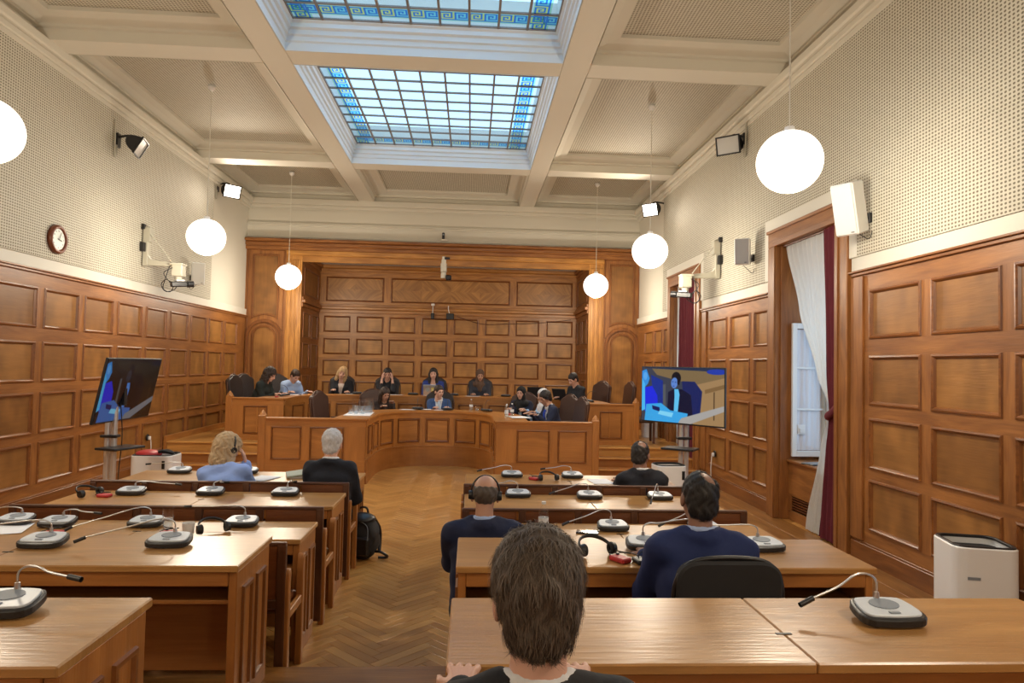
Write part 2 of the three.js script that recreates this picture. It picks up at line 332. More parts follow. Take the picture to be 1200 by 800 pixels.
// ---- curtains: cloth surfaces with folds
function curtain(parent, name, levels, mat, folds, amp, x0 = 0) { // levels: [y, zFar, zNear]
  const NX = 90, NY = 60, g = new THREE.PlaneGeometry(1, 1, NX, NY), p = g.attributes.position;
  for (let j = 0; j <= NY; j++) for (let i = 0; i <= NX; i++) {
    const y = levels[0][0] + (levels[levels.length - 1][0] - levels[0][0]) * j / NY;
    let k = 0; while (k + 2 < levels.length && y < levels[k + 1][0]) k++;
    const [ya, a0, a1] = levels[k], [yb, b0, b1] = levels[k + 1], t = Math.min(1, Math.max(0, (ya - y) / (ya - yb))), s = t * t * (3 - 2 * t);
    const zf = a0 + (b0 - a0) * (0.5 * t + 0.5 * s), zn = a1 + (b1 - a1) * (0.5 * t + 0.5 * s), u = i / NX;
    p.setXYZ(j * (NX + 1) + i, x0 + amp * Math.sin(u * folds * 2 * Math.PI + 0.5 * Math.sin(y * 2)) + amp * 0.4 * Math.sin(u * folds * 4.7 + y * 3), y, zf + (zn - zf) * u);
  }
  g.computeVertexNormals();
  return obj(name, g, mat, parent);
}
{
  const sheer = new THREE.MeshPhysicalMaterial({ color: new THREE.Color().setRGB(0.82, 0.82, 0.80), roughness: 0.95, transmission: 0.42, thickness: 0 });
  const velvet = new THREE.MeshPhysicalMaterial({ color: new THREE.Color().setRGB(0.115, 0.010, 0.020), roughness: 0.85, sheen: 0.5, sheenColor: new THREE.Color(0.4, 0.05, 0.08) });
  const s1 = thing('sheer_curtain', 'white sheer curtain gathered aside by the open window', 'curtain', [XR, 0, 0]);
  curtain(s1, 'cloth', [[3.46, -8.42, -7.36], [2.6, -8.06, -7.34], [1.85, -7.62, -7.3], [1.45, -7.34, -7.22], [1.0, -7.52, -7.32], [0.02, -7.88, -7.46]], sheer, 9, 0.018, 0.02);
  const d1 = thing('velvet_drape', 'burgundy velvet drape tied back beside the white sheer curtain', 'curtain', [XR, 0, 0]);
  curtain(d1, 'cloth', [[3.46, -7.42, -7.08], [1.85, -7.33, -7.08], [1.42, -7.28, -7.1], [1.0, -7.36, -7.08], [0.02, -7.5, -7.08]], velvet, 4, 0.02, -0.02);
  const tb = obj('tieback', tube([[-0.05, 1.5, -7.0], [-0.06, 1.43, -7.12], [-0.05, 1.38, -7.26], [0.03, 1.4, -7.28]], 0.035, 16, 8).scale(1, 1.3, 1).translate(0, -0.42, 0), velvet, d1);
  const s2 = thing('sheer_curtain', 'strip of white sheer curtain beside the drawn burgundy drape', 'curtain', [XR, 0, 0]);
  curtain(s2, 'cloth', [[3.46, -13.0, -12.6], [0.3, -12.95, -12.6]], sheer, 4, 0.015, 0.02);
  const d2 = thing('velvet_drape', 'burgundy velvet drape drawn across the far window behind the bright screen', 'curtain', [XR, 0, 0]);
  curtain(d2, 'cloth', [[3.46, -12.75, -11.68], [0.3, -12.7, -11.68]], velvet, 8, 0.03, -0.02);
  for (const [z0, z1, which] of [[-8.45, -7.08, 'open casement'], [-13.05, -11.68, 'drawn drape']]) { const r = thing('curtain_rod', `slim rod carrying the curtains over the ${which}`, 'rod', [XR, 3.45, 0]); obj('rod', tube([[0, 0, z0], [0, 0, z1]], 0.012, 4), M.bench, r); }
}

// ---- back wall of the hall: carved opening with arched side panels
const BW = thing('wall_back', 'oak end wall with arched side panels framing the dais recess', 'wall', [0, 0, ZB], 0, null, 'structure');
{
  const a0 = -3.94, a1 = 2.74;
  obj('masonry', [span(XL - 0.25, XR + 0.65, 4.6, 6.2, -0.3, 0, 'x', 0), span(XL - 0.25, a0 - 0.03, -0.1, 4.6, -0.3, 0, 'x', 0), span(a1 + 0.03, XR + 0.65, -0.1, 4.6, -0.3, 0, 'x', 0)], M.cream, BW);
  for (const s of [-1, 1]) {
    const cx = XC + s * 4.15, o0 = s < 0 ? XL : 3.09, o1 = s < 0 ? -4.29 : XR, field = [];
    obj('side_boarding', span(o0, o1, H2, 4.45, 0, 0.02, 'y', 0), M.frame, BW);
    const arc = (r, y0, yc, x = cx, n = 24) => { const P = [[x - r, y0]]; for (let k = 0; k <= n; k++) { const t = Math.PI - Math.PI * k / n; P.push([x + r * Math.cos(t), yc + r * Math.sin(t)]); } P.push([x + r, y0]); return P; };
    const yc = 2.40;
    const pane = obj('arched_panel', planar(extrude(arc(0.235, 0.7, yc), 0.008, 0.003).translate(0, 0, 0.02), 'y'), M.panels[1], BW);
    for (const [ro, ri, z] of [[0.41, 0.35, 0.045], [0.275, 0.24, 0.03]]) obj('arch_moulding', planar(extrude(arc(ro, 0.66, yc), z, 0.008, [arc(ri, 0.66 + ro - ri, yc)]).translate(0, 0, 0.02), 'y'), M.mould, pane);
    const upper = (m) => { const P = [[cx - 0.26 - m, 4.27 + m], [cx - 0.26 - m, 2.87 - m]], R = 0.55 - m; for (let k = 0; k <= 16; k++) { const x = -0.26 - m + (0.52 + 2 * m) * k / 16; P.push([cx + x, 2.40 + Math.sqrt(Math.max(0.02, R * R - x * x))]); } P.push([cx + 0.26 + m, 4.27 + m]); return P; };
    const up = obj('tall_panel', planar(extrude(upper(0), 0.006, 0.002).translate(0, 0, 0.02), 'y'), M.panels[2], BW);
    obj('panel_moulding', planar(extrude(upper(0.04), 0.022, 0.006, [upper(0)]).translate(0, 0, 0.02), 'y'), M.mould, up);
    obj('panel_moulding', planar(extrude(upper(0.16), 0.012, 0.004, [upper(0.13)]).translate(0, 0, 0.02), 'y'), M.mould, up);
    // reeded pilaster beside the opening
    const p0 = s < 0 ? -4.29 : 2.74, pw = 0.35;
    obj('pilaster', [span(p0, p0 + pw, H2, 4.3, 0, 0.06, 'y'), span(p0 + 0.03, p0 + 0.11, H2 + 0.3, 4.2, 0.06, 0.085, 'y', 0.012), span(p0 + 0.135, p0 + 0.215, H2 + 0.3, 4.2, 0.06, 0.085, 'y', 0.012), span(p0 + 0.24, p0 + 0.32, H2 + 0.3, 4.2, 0.06, 0.085, 'y', 0.012), span(p0 - 0.0, p0 + pw, H2, H2 + 0.3, 0.06, 0.1, 'y')], M.pillar, BW);
  }
  obj('lintel', [span(a0 - 0.36, a1 + 0.36, 4.16, 4.3, 0.0, 0.05, 'x'), span(a0 - 0.36, a1 + 0.36, 4.3, 4.42, 0, 0.09, 'x', 0.012)], M.pillar, BW);
  obj('head_cornice', [span(XL, XR, 4.42, 4.5, 0, 0.10, 'x'), span(XL, XR, 4.5, 4.6, 0, 0.15, 'x', 0.02), span(XL, XR, 4.6, 4.67, 0, 0.2, 'x', 0.015)], M.frame2, BW);
  obj('plaster_moulding', [span(XL, XR, 4.72, 4.76, 0, 0.03, 'x'), span(XL, XR, 4.98, 5.03, 0, 0.03, 'x', 0.008), span(XL, XR, 5.03, 5.06, 0, 0.05, 'x'), span(XL, XR, 5.4, 5.48, 0, 0.08, 'x', 0.012), span(XL, XR, 5.48, 5.62, 0, 0.13, 'x', 0.02)], M.ceilPaint, BW);
  obj('plaster_panel', [span(XL + 0.02, XR - 0.02, 5.1, 5.36, 0, 0.012, 'x')], M.ceilPaint, BW);
}
{ // recess behind the dais
  const al = thing('wall_alcove', 'rear oak wall of the dais recess with rows of small panels', 'wall', [0, 0, ZA], 0, null, 'structure');
  obj('masonry', span(-4.3, 3.1, -0.1, 4.6, -0.3, 0, 'x', 0), M.cream, al);
  const cols = [[-3.815, -3.132], [-2.979, -2.288], [-2.152, -1.465], [-1.311, -0.625], [-0.476, 0.167], [0.343, 0.99], [1.138, 1.768], [1.948, 2.649]];
  wainscot(al, -3.97, 2.75, H2, 3.13, cols, [[0.95, 1.38], [1.51, 1.93], [2.064, 2.482], [2.637, 3.056]], M.alcove, M.alcoveP);
  wainscot(al, -3.97, 2.75, 3.36, 4.2, [[-3.777, -2.293], [-2.119, 0.984], [1.142, 2.633]], [[3.43, 4.075]], M.alcove, M.alcoveP, false);
  for (const p of al.children.filter((c) => c.name === 'panel').slice(-3)) { // book-matched veneer
    const g = p.geometry.clone(), q = g.attributes.position, uv = g.attributes.uv, w = 0.8; const h = new THREE.BufferGeometry(), P = [], U = [];
    g.computeBoundingBox(); const B = g.boundingBox, n = Math.round((B.max.x - B.min.x) / 0.7), d = (B.max.x - B.min.x) / n;
    for (let i = 0; i < n; i++) for (let j = 0; j < 2; j++) {
      const x0 = B.min.x + i * d, x1 = x0 + d, y0 = j ? 0 : B.min.y, y1 = j ? B.max.y : 0, s = (i + j) % 2 ? 1 : -1;
      for (const [x, y] of [[x0, y0], [x1, y0], [x1, y1], [x0, y0], [x1, y1], [x0, y1]]) { P.push(x, y, B.min.z); U.push((x + s * y) * 0.75 + i * 0.37, (y - s * x) * 0.75 + j * 0.3); }
    }
    h.setAttribute('position', new THREE.Float32BufferAttribute(P, 3)); h.setAttribute('uv', new THREE.Float32BufferAttribute(U, 2)); h.computeVertexNormals();
    p.geometry = h; p.material = wood(0.52, 0.30, 0.13, 0.42, woodMap);
  }
  obj('ledge', [span(-3.97, 2.75, 3.13, 3.22, 0.0, 0.06, 'x', 0.01), span(-3.97, 2.75, 3.22, 3.30, 0, 0.11, 'x', 0.012), span(-3.97, 2.75, 3.30, 3.36, 0, 0.07, 'x', 0.01)], M.alcove, al);
  obj('cornice', [span(-3.97, 2.75, 4.2, 4.28, 0, 0.07, 'x', 0.01), span(-3.97, 2.75, 4.28, 4.37, 0, 0.12, 'x', 0.015)], M.alcove, al);
  for (const s of [-1, 1]) {
    const w = thing(s < 0 ? 'wall_alcove_left' : 'wall_alcove_right', s < 0 ? 'panelled cheek of the dais recess nearest the clock wall' : 'panelled cheek of the dais recess nearest the windows', 'wall', [s < 0 ? -3.97 : 2.77, 0, ZB - 0.93], s < 0 ? Math.PI / 2 : -Math.PI / 2, null, 'structure');
    obj('masonry', span(-0.93, 0.93, -0.1, 4.6, -0.3, 0, 'x', 0), M.cream, w);
    wainscot(w, -0.93, 0.93, H2, 3.13, [[-0.76, -0.08], [0.08, 0.76]], [[0.8, 1.55], [1.7, 2.3], [2.42, 3.02]], M.frame2, M.panels);
    wainscot(w, -0.93, 0.93, 3.36, 4.2, [[-0.76, 0.76]], [[3.43, 4.075]], M.frame, M.panels, false);
    obj('ledge', [span(-0.93, 0.93, 3.13, 3.22, 0.0, 0.06, 'x', 0.01), span(-0.93, 0.93, 3.22, 3.30, 0, 0.11, 'x', 0.012), span(-0.93, 0.93, 3.30, 3.36, 0, 0.07, 'x', 0.01), span(-0.93, 0.93, 4.2, 4.28, 0, 0.07, 'x', 0.01), span(-0.93, 0.93, 4.28, 4.37, 0, 0.12, 'x', 0.015)], M.frame, w);
  }
  const c = thing('ceiling_alcove', 'grey plaster soffit over the dais recess', 'ceiling', [0, 0, 0], 0, null, 'structure');
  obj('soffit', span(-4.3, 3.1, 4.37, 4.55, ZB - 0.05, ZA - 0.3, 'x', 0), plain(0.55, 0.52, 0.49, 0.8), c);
}
// ---- coffered ceiling with two leaded skylights
{
  const ce = thing('ceiling', 'cream coffered plaster ceiling with deep beams', 'ceiling', [0, 0, 0], 0, null, 'structure');
  const X = [[XL, -2.69], [-2.33, 1.05], [1.40, XR]], Z = [[ZB, -13.25], [-12.86, -8.65], [-8.26, -4.05], [-3.66, 0.55], [0.94, ZF]];
  obj('long_beam', span(-2.69, -2.33, YC, 6.1, ZB, ZF, 'z', 0.01), M.ceilPaint, ce); obj('long_beam', span(1.05, 1.40, YC, 6.1, ZB, ZF, 'z', 0.01), M.ceilPaint, ce);
  for (let i = 0; i + 1 < Z.length; i++) obj('cross_beam', X.map(([a, b]) => span(a, b, YC, 6.1, Z[i][1], Z[i + 1][0], 'x', 0.01)), M.ceilPaint, ce);
  const prof = [[0.006, 0.002], [0.006, -0.13], [0.05, -0.14], [0.05, -0.17], [0.17, -0.2], [0.3, -0.21], [0.3, -0.26]];
  for (const [i, [x0, x1]] of X.entries()) for (const [j, [z0, z1]] of Z.entries()) {
    const inset = i === 1 ? 0 : 0.0; // every coffer is framed alike
    if (i === 1 && (j === 1 || j === 2)) continue;
    const w = x1 - x0, d = z1 - z0, c = obj('coffer_board', planar(ring(w, d, [[0.3, 0]], true).rotateX(Math.PI / 2)), M.perf, ce);
    c.position.set((x0 + x1) / 2, YC + 0.26, (z0 + z1) / 2);
    const m = obj('coffer_moulding', planar(ring(w, d, prof).rotateX(Math.PI / 2).translate(0, -0.26, 0)), M.ceilPaint, c);
    obj('slab', bx(w, 0.12, d, [0, 0.1, 0], 'x', 0), M.ceilPaint, c);
  }
  // skylights
  const key = (u, v) => { // greek-key band in blue, teal and yellow on pale glass; v across the band
    const P = ['11111110', '10000010', '10111010', '10101010', '10100010', '10111110', '10000000', '11111111'];
    const base = [0.93, 0.97, 1.0];
    if (v < 0.36 || v > 0.86) return v > 0.9 || v < 0.30 ? base : [0.70, 0.90, 0.80];
    const t = (v - 0.36) / 0.5, on = P[7 - Math.min(7, Math.floor(t * 8))][Math.floor(u * 16) % 8] === '1';
    return on ? [0.22, 0.50, 0.86] : (Math.floor(u * 2) % 2 ? [0.52, 0.86, 0.92] : [0.88, 0.90, 0.55]);
  };
  const keyMap = dataTex(128, 128, key), both = dataTex(128, 128, (u, v) => { const a = key(u, v), b = key(v, 1 - u); return a.map((q, k) => Math.min(q, b[k])); });
  const gl = (map) => new THREE.MeshPhysicalMaterial({ color: 0xffffff, map, roughness: 0.12, transmission: 1, thickness: 0, ior: 1.2 });
  const clear = new THREE.MeshPhysicalMaterial({ color: new THREE.Color().setRGB(0.90, 0.96, 1.0), roughness: 0.12, transmission: 1, thickness: 0, ior: 1.2 }), band = gl(keyMap), corner = gl(both);
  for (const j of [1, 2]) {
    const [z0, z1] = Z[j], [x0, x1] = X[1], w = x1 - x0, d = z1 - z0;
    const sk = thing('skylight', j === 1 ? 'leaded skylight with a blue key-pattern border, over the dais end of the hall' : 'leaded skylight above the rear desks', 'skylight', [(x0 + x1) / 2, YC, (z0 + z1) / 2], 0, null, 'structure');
    obj('shaft_moulding', planar(ring(w, d, [[0.006, 0.002], [0.006, -0.10], [0.025, -0.115], [0.025, -0.17], [0.05, -0.185], [0.05, -0.24], [0.08, -0.26], [0.08, -0.31], [0.11, -0.33], [0.11, -0.36]]).rotateX(Math.PI / 2)), plain(0.74, 0.82, 0.87, 0.5), sk);  // white shaft; the sky's blue light on it is put into its colour
    obj('kerb', [span(-w / 2, w / 2, 0.36, 0.7, -d / 2, -d / 2 + 0.1, 'x', 0), span(-w / 2, w / 2, 0.36, 0.7, d / 2 - 0.1, d / 2, 'x', 0), span(-w / 2, -w / 2 + 0.1, 0.36, 0.7, -d / 2, d / 2, 'x', 0), span(w / 2 - 0.1, w / 2, 0.36, 0.7, -d / 2, d / 2, 'x', 0)], M.creamTrim, sk);
    const gw = w - 0.22, gd = d - 0.22, nx = 9, nz = 11, cw = gw / nx, cd = gd / nz, bars = [];
    for (let i = 0; i <= nx; i++) bars.push(span(-gw / 2 + i * cw - 0.014, -gw / 2 + i * cw + 0.014, 0.335, 0.372, -gd / 2, gd / 2, 'z'));
    for (let k = 0; k <= nz; k++) bars.push(span(-gw / 2, gw / 2, 0.34, 0.368, -gd / 2 + k * cd - 0.012, -gd / 2 + k * cd + 0.012, 'x'));
    obj('glazing_bars', bars, plain(0.22, 0.19, 0.16, 0.6), sk);
    const pg = new THREE.PlaneGeometry(1, 1).rotateX(Math.PI / 2); // faces down; v grows with z
    for (let i = 0; i < nx; i++) for (let k = 0; k < nz; k++) {
      const ex = i === 0 ? -1 : i === nx - 1 ? 1 : 0, ez = k === 0 ? -1 : k === nz - 1 ? 1 : 0;
      const p = obj('pane', pg, ex && ez ? corner : ex || ez ? band : clear, sk);
      p.position.set(-gw / 2 + (i + 0.5) * cw, 0.352, -gd / 2 + (k + 0.5) * cd); p.scale.set(cw, 1, cd);
      if (ex && !ez) { p.rotation.y = Math.PI / 2; p.scale.set(cd, 1, cw); if (ex > 0) p.rotation.y = -Math.PI / 2; }
      else if (ez > 0) p.rotation.y = Math.PI;
    }
  }
}
// ---- dais platforms and side steps
{
  const pf = thing('dais_platform', 'parquet dais platform carrying the two tiers of benches', 'platform', [0, 0, 0], 0, null, 'structure');
  obj('upper_deck', [span(XL, XR, 0, H2, -14.25, ZA, 'x', 0), span(XL, XC - 2.72, 0, H2, -12, -14.25, 'z', 0), span(XC + 2.72, XR, 0, H2, -12, -14.25, 'z', 0)], M.floors[0], pf);
  obj('lower_deck', [span(XC - 2.72, XC + 2.72, 0, H1, -12.72, -14.25, 'x', 0), span(XC - 2.55, XC - 1.03, 0, H1, -10.66, -12.72, 'x', 0), span(XC + 1.08, XC + 2.6, 0, H1, -10.66, -12.72, 'x', 0)], M.board, pf);
  for (const s of [-1, 1]) for (let k = 0; k < 2; k++) {
    const a = s < 0 ? XL : XC + 2.62, b = s < 0 ? XC - 2.62 : XR, zf = -11.7 + k * 0.3;
    obj('step', [span(a, b, 0, 0.3 - k * 0.15, zf, -12, 'x')], M.deskSide, pf); obj('nosing', span(a, b, 0.285 - k * 0.15, 0.305 - k * 0.15, zf + 0.025, zf, 'x'), M.floors[3], pf);
  }
  for (const s of [-1, 1]) obj('nosing', span(s < 0 ? XL : XC + 2.72, s < 0 ? XC - 2.72 : XR, H2 - 0.02, H2 + 0.005, -12.0, -11.975, 'x'), M.floors[3], pf);
  const sk = thing('baseboard_left', 'pale skirting stepping up to the dais beside the clock wall', 'skirting', [0, 0, 0], 0, null, 'structure');
  obj('strip', [span(XL + 0.05, XL + 0.085, H2, H2 + 0.1, -12, ZB, 'z'), span(XL + 0.05, XL + 0.09, 0.3, H2 + 0.1, -11.94, -12, 'z')], M.desk, sk);
}
// ------------------------------------------------------------------ curved bench tiers of the dais
function tierCurve(cx, a, zf, zs, zb, n) {
  const raw = [];
  for (let k = 0; k < 20; k++) raw.push([cx - a, zf + (zs - zf) * k / 20]);
  for (let k = 0; k <= 120; k++) { const t = Math.PI * k / 120, c = Math.cos(t), s = Math.sin(t); raw.push([cx - a * Math.sign(c) * Math.abs(c) ** (2 / n), zs + (zb - zs) * s ** (2 / n)]); }
  for (let k = 1; k <= 20; k++) raw.push([cx + a, zs + (zf - zs) * k / 20]);
  const S = [0]; for (let i = 1; i < raw.length; i++) S.push(S[i - 1] + Math.hypot(raw[i][0] - raw[i - 1][0], raw[i][1] - raw[i - 1][1]));
  const L = S[S.length - 1];
  const at = (s) => { s = Math.max(0, Math.min(L, s)); let i = 1; while (i < S.length - 1 && S[i] < s) i++; const t = (s - S[i - 1]) / (S[i] - S[i - 1] || 1); return [raw[i - 1][0] + (raw[i][0] - raw[i - 1][0]) * t, raw[i - 1][1] + (raw[i][1] - raw[i - 1][1]) * t]; };
  const frame = (s) => { const p = at(s), q = at(s - 0.05), r = at(s + 0.05), tx = r[0] - q[0], tz = r[1] - q[1], l = Math.hypot(tx, tz); return { p, n: [-tz / l, tx / l] }; };
  return { L, frame };
}
function bend(g, curve, s0, z = 0) {
  const p = g.attributes.position;
  for (let i = 0; i < p.count; i++) { const f = curve.frame(s0 + p.getX(i)), d = p.getZ(i) + z; p.setXYZ(i, f.p[0] + f.n[0] * d, p.getY(i), f.p[1] + f.n[1] * d); }
  g.computeVertexNormals(); return g;
}
function sweep(curve, n0, n1, y0, y1, s0, s1, K = 64) {
  const g = new THREE.BoxGeometry(s1 - s0, y1 - y0, n1 - n0, K, 1, 1).toNonIndexed().translate((s0 + s1) / 2, (y0 + y1) / 2, (n0 + n1) / 2);
  planar(g, 'x'); return bend(g, curve, 0);
}
const lowCurve = tierCurve(-0.59, 1.0, -10.63, -11.45, -12.65, 2.5), highCurve = tierCurve(-0.61, 2.70, -12.43, -12.75, -14.2, 3.2);
function tier(o) {
  const t = thing('bench_tier', o.label, 'bench desk'), c = o.curve, L = c.L, { base, top, plinth } = o;
  obj('front_board', sweep(c, -0.045, 0, plinth, top - 0.04, 0, L), M.desk, t);
  if (plinth > base) obj('plinth', [sweep(c, -0.045, 0.03, base, plinth - 0.015, 0, L), sweep(c, -0.045, 0.045, plinth - 0.015, plinth, 0, L)], M.deskSide, t);
  obj('top', [sweep(c, -0.5, 0.035, top - 0.035, top, 0, L), sweep(c, -0.045, 0.02, top - 0.06, top - 0.035, 0, L)], M.desk, t);
  obj('top_rail', sweep(c, 0, 0.014, top - 0.13, top - 0.06, 0, L), M.desk, t);
  const num = Math.floor((L / 2 - o.pitch / 2) / o.pitch);
  for (let k = -num; k <= num; k++) {
    const s = L / 2 + k * o.pitch, h = o.py[1] - o.py[0];
    if (s - o.pw / 2 < 0.08) continue;
    const p = obj('panel', bend(ring(o.pw, h, [[0.035, 0.003]], true, 8).translate(0, (o.py[0] + o.py[1]) / 2, 0), c, s), M.deskP, t);
    obj('moulding', bend(ring(o.pw, h, [[0, 0], [0.004, 0.02], [0.018, 0.022], [0.028, 0.012], [0.036, 0.003]], false, 8).translate(0, (o.py[0] + o.py[1]) / 2, 0), c, s), M.mould, p);
    obj('stile', bend(planar(new THREE.BoxGeometry(o.pitch - o.pw - 0.02, top - 0.13 - plinth, 0.014, 3, 1, 1).toNonIndexed().translate(o.pitch / 2, (top - 0.13 + plinth) / 2, 0.007), 'y'), c, s), M.desk, t);
  }
  for (const s of [-1, 1]) { // straight end screens
    const cx = o.cx, x = (d) => cx + s * d, w0 = o.wing[0], w1 = o.wing[1], z = o.zf, wy = o.wingBase;
    const scr = obj('end_screen', [span(x(w0 - 0.0), x(w1), wy, top - 0.03, z - 0.06, z - 0.012, 'x', 0), span(x(w0), x(w1), wy, wy + 0.1, z - 0.012, z + 0.012, 'x'), span(x(w0 - 0.02), x(w1), top - 0.03, top, z - 0.09, z + 0.025, 'x', 0.006), span(x(w0), x(w1), top - 0.055, top - 0.03, z - 0.012, z + 0.008, 'x')], M.desk, t);
    let ys = o.wy, xs = o.wx;
    const bars = [span(x(w0), x(w1), ys[1], top - 0.055, z - 0.012, z, 'x', 0), span(x(w0), x(w1), wy + 0.1, ys[0], z - 0.012, z, 'x', 0)], edges = [w0, ...xs.flat(), w1];
    for (let k = 0; k < edges.length; k += 2) bars.push(span(x(edges[k]), x(edges[k + 1]), ys[0], ys[1], z - 0.012, z, 'y', 0));
    obj('screen_frame', bars, M.desk, t);
    for (const [a, b] of xs) { const x0 = Math.min(x(a), x(b)), x1 = Math.max(x(a), x(b)); const p = obj('panel', ring(x1 - x0, ys[1] - ys[0], [[0.03, -0.008]], true), M.deskP, t); p.position.set((x0 + x1) / 2, (ys[0] + ys[1]) / 2, z); obj('moulding', ring(x1 - x0, ys[1] - ys[0], [[0, 0], [0.004, 0.014], [0.018, 0.016], [0.03, -0.008]]), M.mould, p); }
    if (o.split) obj('muntin', span(x(o.split - 0.012), x(o.split + 0.012), ys[0], ys[1], z - 0.008, z + 0.004, 'y'), M.desk, t);
    const q = 0.11, px = x(w1 + q / 2);
    obj('post', [span(px - q / 2, px + q / 2, wy - (o.postDrop ?? 0), top + 0.03, z - 0.1, z + 0.015, 'y', 0.008), lathe([[0.055, 0], [0.05, 0.02], [0.028, 0.05], [0.012, 0.075], [0.0, 0.085]], 12).translate(px, top + 0.03, z - 0.043)], M.desk, t);
  }
  return t;
}
tier({ label: 'lower curved oak bench with panelled front, nearest the open floor', curve: lowCurve, base: 0, plinth: 0.37, top: 1.0, pitch: 0.545, pw: 0.43, py: [0.43, 0.86], cx: -0.59, wing: [1.0, 2.5], zf: -10.6, wingBase: 0, wy: [0.36, 0.87], wx: [[1.32, 1.84], [1.96, 2.42]], zSide: -12.3 });
tier({ label: 'upper curved oak bench behind, raised on the dais under the panelled recess', curve: highCurve, base: H1, plinth: H1 + 0.06, top: 1.2, pitch: 0.62, pw: 0.5, py: [0.6, 1.04], cx: -0.61, wing: [2.70, 3.6], zf: -12.4, wingBase: H2 - 0.02, wy: [0.56, 1.06], wx: [[2.98, 3.4]], split: 3.16, zSide: -14.0 });

// ------------------------------------------------------------------ dais armchairs
function chairBack(w, h0, h1, d) {
  const s = new THREE.Shape(); s.moveTo(-w / 2, h0); s.lineTo(w / 2, h0); s.lineTo(w / 2 + 0.01, h1 - 0.14);
  s.bezierCurveTo(w / 2 + 0.02, h1 - 0.05, w / 4, h1 - 0.06, w / 5, h1 - 0.015); s.bezierCurveTo(w / 8, h1 + 0.012, -w / 8, h1 + 0.012, -w / 5, h1 - 0.015); s.bezierCurveTo(-w / 4, h1 - 0.06, -w / 2 - 0.02, h1 - 0.05, -w / 2 - 0.01, h1 - 0.14); s.closePath();
  return new THREE.ExtrudeGeometry(s, { depth: d, bevelEnabled: true, bevelThickness: 0.02, bevelSize: 0.02, bevelOffset: -0.02, bevelSegments: 3, curveSegments: 10 });
}
function makeArmchair(mat) {
  const t = thing('leather_armchair', 'x', 'chair');
  obj('seat', bx(0.52, 0.1, 0.5, [0, 0.43, 0.02], 'x', 0.03), mat, t);
  const b = obj('backrest', chairBack(0.52, 0.44, 1.13, 0.05).translate(0, -0.44, -0.025), mat, t); b.position.set(0, 0.44, -0.24); b.rotation.x = -0.12;
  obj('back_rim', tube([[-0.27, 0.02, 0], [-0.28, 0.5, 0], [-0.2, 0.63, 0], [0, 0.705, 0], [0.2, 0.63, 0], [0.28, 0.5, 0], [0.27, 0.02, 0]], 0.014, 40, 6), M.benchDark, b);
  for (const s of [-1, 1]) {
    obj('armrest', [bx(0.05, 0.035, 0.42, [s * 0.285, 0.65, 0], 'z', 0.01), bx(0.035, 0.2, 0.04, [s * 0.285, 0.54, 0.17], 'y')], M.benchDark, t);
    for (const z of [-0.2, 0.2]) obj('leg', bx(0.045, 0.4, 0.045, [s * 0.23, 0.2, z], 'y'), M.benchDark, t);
  }
  return t;
}
let armA = null, armB = null;
function armchair(x, y, z, turn, label, dark) {
  const src = dark ? armB : armA;
  if (!src) { const t = makeArmchair(dark ? M.leatherDark : M.leather); t.position.set(x, y, z); t.rotation.y = turn; t.userData.label = label; if (dark) armB = t; else armA = t; return t; }
  return copy(src, [x, y, z], turn, label);
}
armchair(-4.2, H2, -13.3, 1.45, 'dark leather armchair of the woman in black reading at the upper bench end', true);
armchair(-4.3, H2, -14.02, 1.2, 'empty dark leather armchair between the curly-haired woman and the pale blue shirt', true);
armchair(-3.98, H2, -14.75, 0.75, 'dark leather armchair under the man in the pale blue shirt', true);
armchair(-2.86, H2, -15.25, 0.05, 'dark leather armchair of the blonde woman in black', true);
armchair(-1.86, H2, -15.3, 0.05, 'dark leather armchair of the woman holding her cheeks', true);
armchair(-0.82, H2, -15.3, 0, 'dark leather armchair of the woman with the stickered laptop', true);
armchair(0.22, H2, -15.3, 0, 'dark leather armchair of the woman in the brown headscarf', true);
armchair(2.42, H2, -13.75, -1.1, 'brown leather armchair of the man in black typing on a laptop', false);
armchair(-2.42, H1, -12.35, 1.25, 'empty brown leather armchair beside the water jugs', false);
armchair(-1.8, H1, -13.6, 0.5, 'brown leather armchair of the woman in the dark brown shawl', false);
armchair(-0.62, H1, -13.72, 0, 'brown leather armchair of the man in the blue suit', true);
armchair(0.98, H1, -13.55, -0.4, 'brown leather armchair of the woman in the black headscarf', false);
armchair(1.62, H1, -12.75, -1.1, 'brown leather armchair of the person in the white scarf', false);
armchair(1.68, H1, -11.95, -1.35, 'brown leather armchair of the man in the headset, behind the end screen', false);
armchair(3.02, H2, -14.05, -1.45, 'empty brown chair beside the upper bench post, near the window wall', false);
armchair(3.3, H2, -13.0, -1.7, 'empty brown chair in the passage behind the bright screen', false);

